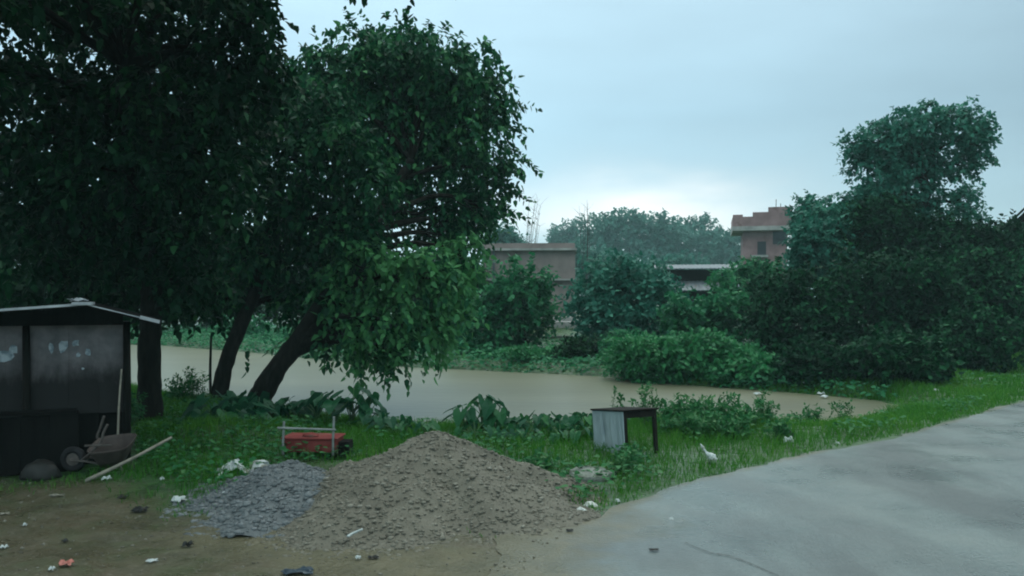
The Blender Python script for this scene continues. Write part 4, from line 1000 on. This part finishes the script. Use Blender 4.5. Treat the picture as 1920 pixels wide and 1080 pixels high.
lit(1258, 978, 9, M['white_cloth'], 'small white scrap alone on the concrete road', 220, .03)
lit(1158, 944, 10, M['white_cloth'], 'small white scrap at the road edge right of the pale stones', 221, .04)
lit(1570, 834, 8, M['white_cloth'], 'white scrap in the verge far along the road', 222, .04)
lit(1755, 745, 9, M['white_cloth'], 'white scrap on the verge before the dark bushes', 223, .06)
lit(1840, 712, 8, M['white_cloth'], 'white scrap highest up the verge at right', 224, .07)
lit(1475, 822, 30, M['black_scrap'], 'dark rubbish among the weeds right of the leafy clump', 225, .15, .4, .2, 'black_scrap')
lit(1478, 832, 24, M['white_cloth'], 'pale strip below the dark rubbish in the weeds', 226, .10, .3, .1)
lit(1068, 1001, 16, M['black_scrap'], 'small dark scrap on the road near the gravel', 227, .01, .4, 0, 'black_scrap')
lit(1226, 1040, 18, M['black_scrap'], 'small dark scrap on the road left of the crack', 228, .01, .4, 0, 'black_scrap')
# white bag stuck upright in the grass, with a thin twisted neck
q = G(1330, 866); bagp = spline([(.10, 0, .0, .07), (.05, 0, .07, .085), (-.02, 0, .13, .05), (-.08, 0, .20, .022), (-.13, 0, .27, .03), (-.17, 0, .34, .008)], 4)
mb = MB(); mb.tube(bagp[:, :3], list(bagp[:, 3]), 9, .45, 5)
o = mb.build('twisted_bag', M['white_cloth']); o.scale = (.8, .8, .8); o.location = (q[0], q[1], tz(q[0], q[1])+.03); tag(o, 'white plastic bag with a twisted neck standing up in the verge grass', 'bag')
# water-edge litter and pale shore leaves
for i, (px_, py_) in enumerate(((1420, 738), (1512, 730), (1540, 738), (1545, 744), (1585, 728))):
    q = G(px_, py_, WATER+.05); crumple('shore_scrap', 'pale scrap caught at the waterline under the dark bushes', 'litter', (q[0], q[1], max(tz(q[0], q[1]), WATER)+.02), .22, .2, .07, i, M['white_cloth'], 300+i, 'pale scraps at the far right waterline', 7)

# ------------------------------------------------------------------ taro and weeds
def taro(loc, label, nleaf, hgt, Ls, seed, group, spread=.35, tint=0):
    rg = np.random.default_rng(seed); root = empty('taro_plant', loc, label, 'plant', group)
    V = []; F = []; vv = []; st = MB()
    for k in range(nleaf):
        an = 2*math.pi*k/nleaf+rg.uniform(-.5, .5); r = spread*rg.uniform(.25, 1.0); hh = hgt*rg.uniform(.55, 1.05)*(1.15-.4*r/spread)
        tip = np.array([math.cos(an)*r, math.sin(an)*r, hh])
        sp = spline([(0, 0, -.03, .016), (tip[0]*.35, tip[1]*.35, hh*.6, .012), (*tip, .007)], 3)
        st.tube(sp[:, :3], list(sp[:, 3]), 5)
        Lf = Ls*rg.uniform(.65, 1.15); out = np.array([math.cos(an), math.sin(an), -rg.uniform(.2, 1.3)]); out /= np.linalg.norm(out)
        side = np.cross(out, (0, 0, 1)); side /= np.linalg.norm(side); nr = np.cross(side, out)
        tw = rg.uniform(-.4, .4); side, nr = side*math.cos(tw)+nr*math.sin(tw), nr*math.cos(tw)-side*math.sin(tw)
        # heart-shaped outline
        ol = [(0, 0), (-.26, .16), (-.30, .30), (-.10, .42), (.18, .40), (.48, .27), (.75, .12), (1.0, 0)]
        b_ = len(V)
        for s_ in (1, -1):
            for (a_, c_) in ol:
                p = tip+Lf*(out*a_+side*c_*s_*.95+nr*(.22*c_-.25*a_*a_*.6+.03*rg.normal()))
                V.append(p)
        mids = [(0, 0), (.18, 0), (.48, 0), (.75, 0)]
        mb_ = len(V)
        for (a_, c_) in mids: V.append(tip+Lf*(out*a_-nr*(.15*a_*a_)))
        val = np.clip(.45+tint+rg.normal()*.18, 0, 1)
        for q_, s0 in ((b_, 1), (b_+8, -1)):
            fs = [(mb_, q_+1, q_+2, q_+3), (mb_, q_+3, q_+4, mb_+1), (mb_+1, q_+4, q_+5, mb_+2), (mb_+2, q_+5, q_+6, mb_+3), (mb_+3, q_+6, q_+7, q_+7)]
            for f in fs:
                f = tuple(dict.fromkeys(f)); F.append(f if s0 == 1 else f[::-1]); vv.append(val)
    fast_mesh('foliage', V, F, M['leaf_taro'], root, vv)
    st.build('stems', M['stem'], root, smooth=True); return root
TG = 'taro plants along the near bank'
def gz(px, d): x = (px-960)/FPX*d; return (x, d, tz(x, d))
left_t = [(405, 17.5, .58, .5), (445, 17.0, .58, .54), (485, 17.2, .54, .5), (420, 16.3, .34, .40), (468, 16.2, .34, .42), (510, 17.0, .36, .36), (390, 16.6, .36, .38), (535, 17.4, .36, .34)]
for i, (px_, d_, h_, l_) in enumerate(left_t): taro(gz(px_, d_), 'broad dark bluish taro plant below the two tree trunks', 7, h_, l_, 400+i, 'dark taro below the trunks', .4, -.15)
mid_t = [(555, 17.4, .52, .38), (595, 17.2, .54, .38), (628, 16.4, .80, .46), (660, 16.6, .74, .46), (690, 16.6, .68, .44), (700, 16.2, .38, .3), (725, 16.0, .32, .26), (745, 15.8, .28, .22)]
for i, (px_, d_, h_, l_) in enumerate(mid_t): taro(gz(px_, d_), 'tall taro plant in the clump rising behind the red bench', 6, h_, l_, 420+i, 'taro clump behind the red bench', .34, -.05)
for i, (px_, d_, h_) in enumerate(((762, 15.4, .42), (800, 15.2, .36))): taro(gz(px_, d_), ('young taro with upright leaves left of the gravel heap peak', 'young taro just behind the gravel heap peak')[i], 4, h_, .26, 440+i, TG, .16)
row = [(872, 15.6, .52, .32), (905, 16.0, .64, .36), (930, 15.8, .58, .34), (950, 15.9, .36, .26), (980, 16.0, .36, .27), (1010, 15.8, .40, .27), (1040, 16.0, .38, .27), (1070, 15.8, .40, .27), (1095, 15.6, .38, .26), (890, 15.2, .28, .24), (940, 15.1, .26, .23), (990, 15.2, .26, .23), (1050, 15.1, .26, .23), (1085, 15.0, .26, .23)]
for i, (px_, d_, h_, l_) in enumerate(row): taro(gz(px_, d_), 'green taro plant in the thick row between gravel heap and desk', 8, h_, l_, 450+i, 'taro row left of the desk', .38, .12)
def weed(loc, label, h, spread, nst, seed, group=None, L=.09, name='weed_plant'):
    rg = np.random.default_rng(seed); root = empty(name, loc, label, 'weed', group); st = MB(); Vs = []; Fs = []; vs = []; off = 0
    for k in range(nst):
        an = rg.uniform(0, 6.28); r = spread*rg.random()**.5; hh = h*rg.uniform(.55, 1.1)
        b0 = np.array([math.cos(an)*r*.5, math.sin(an)*r*.5, -.03]); e = np.array([math.cos(an)*r, math.sin(an)*r, hh])
        sp = spline([(*b0, .008), (*((b0+e)/2+rg.normal(size=3)*.04), .006), (*e, .003)], 3); st.tube(sp[:, :3], list(sp[:, 3]), 4)
        nsub = 4
        base = sp[rg.integers(2, len(sp), nsub), :3]; td = unit(rg.normal(size=(nsub, 3))*.6+np.array([0, 0, .5]))
        V, F, v = sprays(base, td, np.full(nsub, L*2.2), 6, L, .8, .2, rg, rg.uniform(.25, .65, nsub))
        Vs.append(V); Fs.append(F+off); vs.append(v); off += len(V)
    fast_mesh('foliage', np.concatenate(Vs), np.concatenate(Fs), M['weed'], root, np.concatenate(vs)); st.build('stems', M['stem'], root); return root
WGp = 'weeds along the near bank'
for i, (px_, d_, h_, s_, n_) in enumerate([(1265, 16.5, .46, .4, 22), (1300, 16.2, .46, .45, 24), (1345, 16.2, .48, .45, 26), (1390, 16.4, .46, .42, 22), (1320, 15.4, .30, .45, 20), (1370, 15.4, .32, .45, 20), (1270, 15.5, .3, .35, 16)]):
    weed(gz(px_, d_), 'tall leafy weed in the dense clump right of the desk', h_, s_, n_, 500+i, 'weed clump right of the desk', .10)
for i, (px_, d_, h_, lb) in enumerate([(1158, 16.6, .68, 'thin tall weed stalk above the left half of the desk top'), (1205, 16.4, .68, 'pair of weed stalks above the dark half of the desk top'), (1222, 16.6, .72, 'tallest weed stalk just behind the right desk leg')]): weed(gz(px_, d_), lb, h_, .10, 5, 520+i, WGp, .09)
for i, (px_, d_, h_, n_, lb) in enumerate([(1440, 16.8, .5, 10, 'ragged weed at the right end of the leafy clump'), (1455, 14.9, .32, 10, 'low ragged weed beside the dark rubbish'), (1500, 18, .36, 8, 'lone weed at the water right of the rubbish'), (1580, 19.5, .45, 8, 'lone weed standing against the brown water near the pond tip'), (1530, 17.5, .4, 7, 'small weed tuft between two lone weeds by the water'),
        (1010, 12.2, .3, 8, 'small weed at the right slope of the brown gravel'), (1190, 12.8, .2, 7, 'dark weed in front of the desk legs'), (345, 21, .7, 14, 'weed on the bank between the black trunk and the stake'), (330, 20.5, .5, 12, 'low weed right of the black trunk'), (365, 20.6, .6, 12, 'dark weed left of the thin stake'), (250, 17.0, .5, 12, 'weed in the gap between hut and black trunk'), (1175, 12.3, .28, 7, 'small weed beside the round slab')]):
    weed(gz(px_, d_), lb, h_, .22, n_, 540+i, WGp, .09)

# ------------------------------------------------------------------ grass and ground cover
def blades(x, y, h, rg, width=.013, z=None):
    n = len(x); z = terrain(x, y)-.01 if z is None else z
    an = rg.uniform(0, 6.28, n); ln = rg.uniform(.1, .8, n)*h; la = rg.uniform(0, 6.28, n)
    sx, sy = np.cos(an)*width/2, np.sin(an)*width/2
    lx, ly = np.cos(la)*ln, np.sin(la)*ln
    w2 = .75
    V = np.stack([np.stack([x-sx, y-sy, z], 1), np.stack([x+sx, y+sy, z], 1),
                  np.stack([x+sx*w2+lx*.35, y+sy*w2+ly*.35, z+h*.6], 1), np.stack([x-sx*w2+lx*.35, y-sy*w2+ly*.35, z+h*.6], 1),
                  np.stack([x+lx+sx*.15, y+ly+sy*.15, z+h*.95], 1), np.stack([x+lx-sx*.15, y+ly-sy*.15, z+h*.95], 1)], 1)
    b_ = (np.arange(n)*6)[:, None]
    F = np.concatenate([b_+np.array([[0, 1, 2, 3]]), b_+np.array([[3, 2, 4, 5]])], 1).reshape(-1, 4)
    return V.reshape(-1, 3), F
rg = np.random.default_rng(77)
def scatter(n, x0, x1, y0, y1):
    x = rg.uniform(x0, x1, n); y = rg.uniform(y0, y1, n)
    vis = (np.abs(x) < y*.63+1.0); return x[vis], y[vis]
gx_, gy_ = scatter(330000, -12, 22, 8.5, 32)
s = sdist(gx_, gy_, POND); rd = sdist(gx_, gy_, road_poly); dd = sdist(gx_, gy_, dirt_poly)
far = gy_-np.interp(gx_, MIDX, MIDY)
cov = sstep(-1.1, .5, dd+1.6*(fbm(gx_, gy_, .8)-.5)); cov = np.maximum(cov*cov, .0)
keep = (s > .1) & (rd > .02+.22*(fbm(gx_, gy_, .4)-.4)) & (far < 4)
dens = np.clip(cov, 0, 1)*(.35+.9*fbm(gx_+5, gy_, .9))*np.clip(17/gy_, .35, 1)
hutmask = (gx_ < -5.75-.45*(gy_-13.1)) & (gx_ < -5.75+.45*(gy_-12.3)*3) & (gy_ > 11.9) & (gy_ < 16.4)
_q = G(1108, 898); keep &= (rg.random(len(gx_)) < dens) & ~hutmask & ~((np.hypot(gx_-_q[0], gy_-_q[1]) < .36) | ((np.abs(gx_-_q[0]) < .28) & (gy_ < _q[1]) & (gy_ > _q[1]-.75)))
keep &= ~((np.abs(gx_+3.1) < .55) & (gy_ > 12.4) & (gy_ < 13.3) & (rg.random(len(gx_)) < .75))
gx_, gy_, s, rd, dd = gx_[keep], gy_[keep], s[keep], rd[keep], dd[keep]
hh = (.07+.20*fbm(gx_, gy_, 1.2)**1.5+.04*sstep(.3, 1.5, s)*sstep(3.5, 1.5, s))*(.6+.8*rg.random(len(gx_)))*(.55+.45*sstep(.0, .7, rd))*(.6+.4*sstep(-.3, .8, dd))
V, F = blades(gx_, gy_, hh, rg, .012*np.clip(gy_/12, 1, 2))
vb = np.clip(.15+.7*fbm(gx_, gy_, 1.6)+rg.normal(size=len(gx_))*.15, 0, 1)
g = fast_mesh('grass', V, F, M['grass'], None, np.repeat(vb, 2)); tag(g, 'short bright green grass of the road verge', 'grass', kind='stuff')
# broad-leaved ground cover among the grass
gx_, gy_ = scatter(42000, -9, 16, 10, 26)
s = sdist(gx_, gy_, POND); rd = sdist(gx_, gy_, road_poly); dd = sdist(gx_, gy_, dirt_poly); far = gy_-np.interp(gx_, MIDX, MIDY)
keep = (s > .15) & (rd > .35) & (dd > .2) & (far < 3) & (rg.random(len(gx_)) < sstep(.45, .62, fbm(gx_+9, gy_+3, 1.3))) & ~((gx_ < -5.75-.45*(gy_-13.1)) & (gy_ > 11.9) & (gy_ < 16.4))
x, y = gx_[keep], gy_[keep]; n = len(x); z = terrain(x, y)+rg.uniform(.05, .22, n)
dr = unit(np.stack([rg.normal(size=n), rg.normal(size=n), rg.uniform(-.3, .3, n)], 1)); nr = unit(np.stack([rg.normal(size=n)*.4, rg.normal(size=n)*.4, np.ones(n)], 1))
V, F = leaves_mesh(np.stack([x, y, z], 1), dr, nr, rg.uniform(.05, .13, n), 1.0, rg)
g = fast_mesh('ground_cover', V, F, M['weed'], None, np.repeat(np.clip(rg.normal(.45, .2, n), 0, 1), 2)); tag(g, 'small broad-leaved ground cover in the verge grass', 'ground cover', kind='stuff')
# far bank cover
x = rg.uniform(-38, 22, 190000); y = rg.uniform(20, 62, 190000); s = sdist(x, y, POND); far = y-np.interp(x, MIDX, MIDY)
keep = (s > .0) & (s < 9) & (far > 0) & ((x < 5.5) | (s < .5)) & (x < 13) & (np.abs(x) < y*.63+2) & (rg.random(len(x)) < .35+.65*(s < 1.5)); x, y = x[keep], y[keep]; n = len(x)
hump = .85*fbm(x, y, 2.2)**1.3
z = terrain(x, y)+hump*rg.random(n)
dr = unit(np.stack([rg.normal(size=n), rg.normal(size=n), rg.uniform(-.5, .5, n)], 1)); nr = unit(np.stack([rg.normal(size=n)*.5, rg.normal(size=n)*.5-.3, np.ones(n)], 1))
V, F = leaves_mesh(np.stack([x, y, z], 1), dr, nr, rg.uniform(.10, .24, n), .9, rg)
g = fast_mesh('bank_cover', V, F, M['leaf_mid'], None, np.repeat(np.clip(.2+.5*fbm(x, y, 3)+rg.normal(size=n)*.15, 0, 1), 2)); tag(g, 'low green cover of plants along the far shore', 'ground cover', kind='stuff')

# ------------------------------------------------------------------ haze
m_z = bpy.data.materials.new('damp air'); m_z.use_nodes = True; t = m_z.node_tree; t.nodes.clear()
o_ = t.nodes.new('ShaderNodeOutputMaterial'); pv = t.nodes.new('ShaderNodeVolumePrincipled')
pv.inputs['Color'].default_value = (.62, .95, .96, 1); pv.inputs['Density'].default_value = .00065; pv.inputs['Anisotropy'].default_value = .0
t.links.new(pv.outputs[0], o_.inputs['Volume'])
hz = MB().box((-720, -70, -2.4), (720, 1250, 30)).build('haze', m_z); tag(hz, 'thin damp haze over the pond', 'haze', kind='stuff')
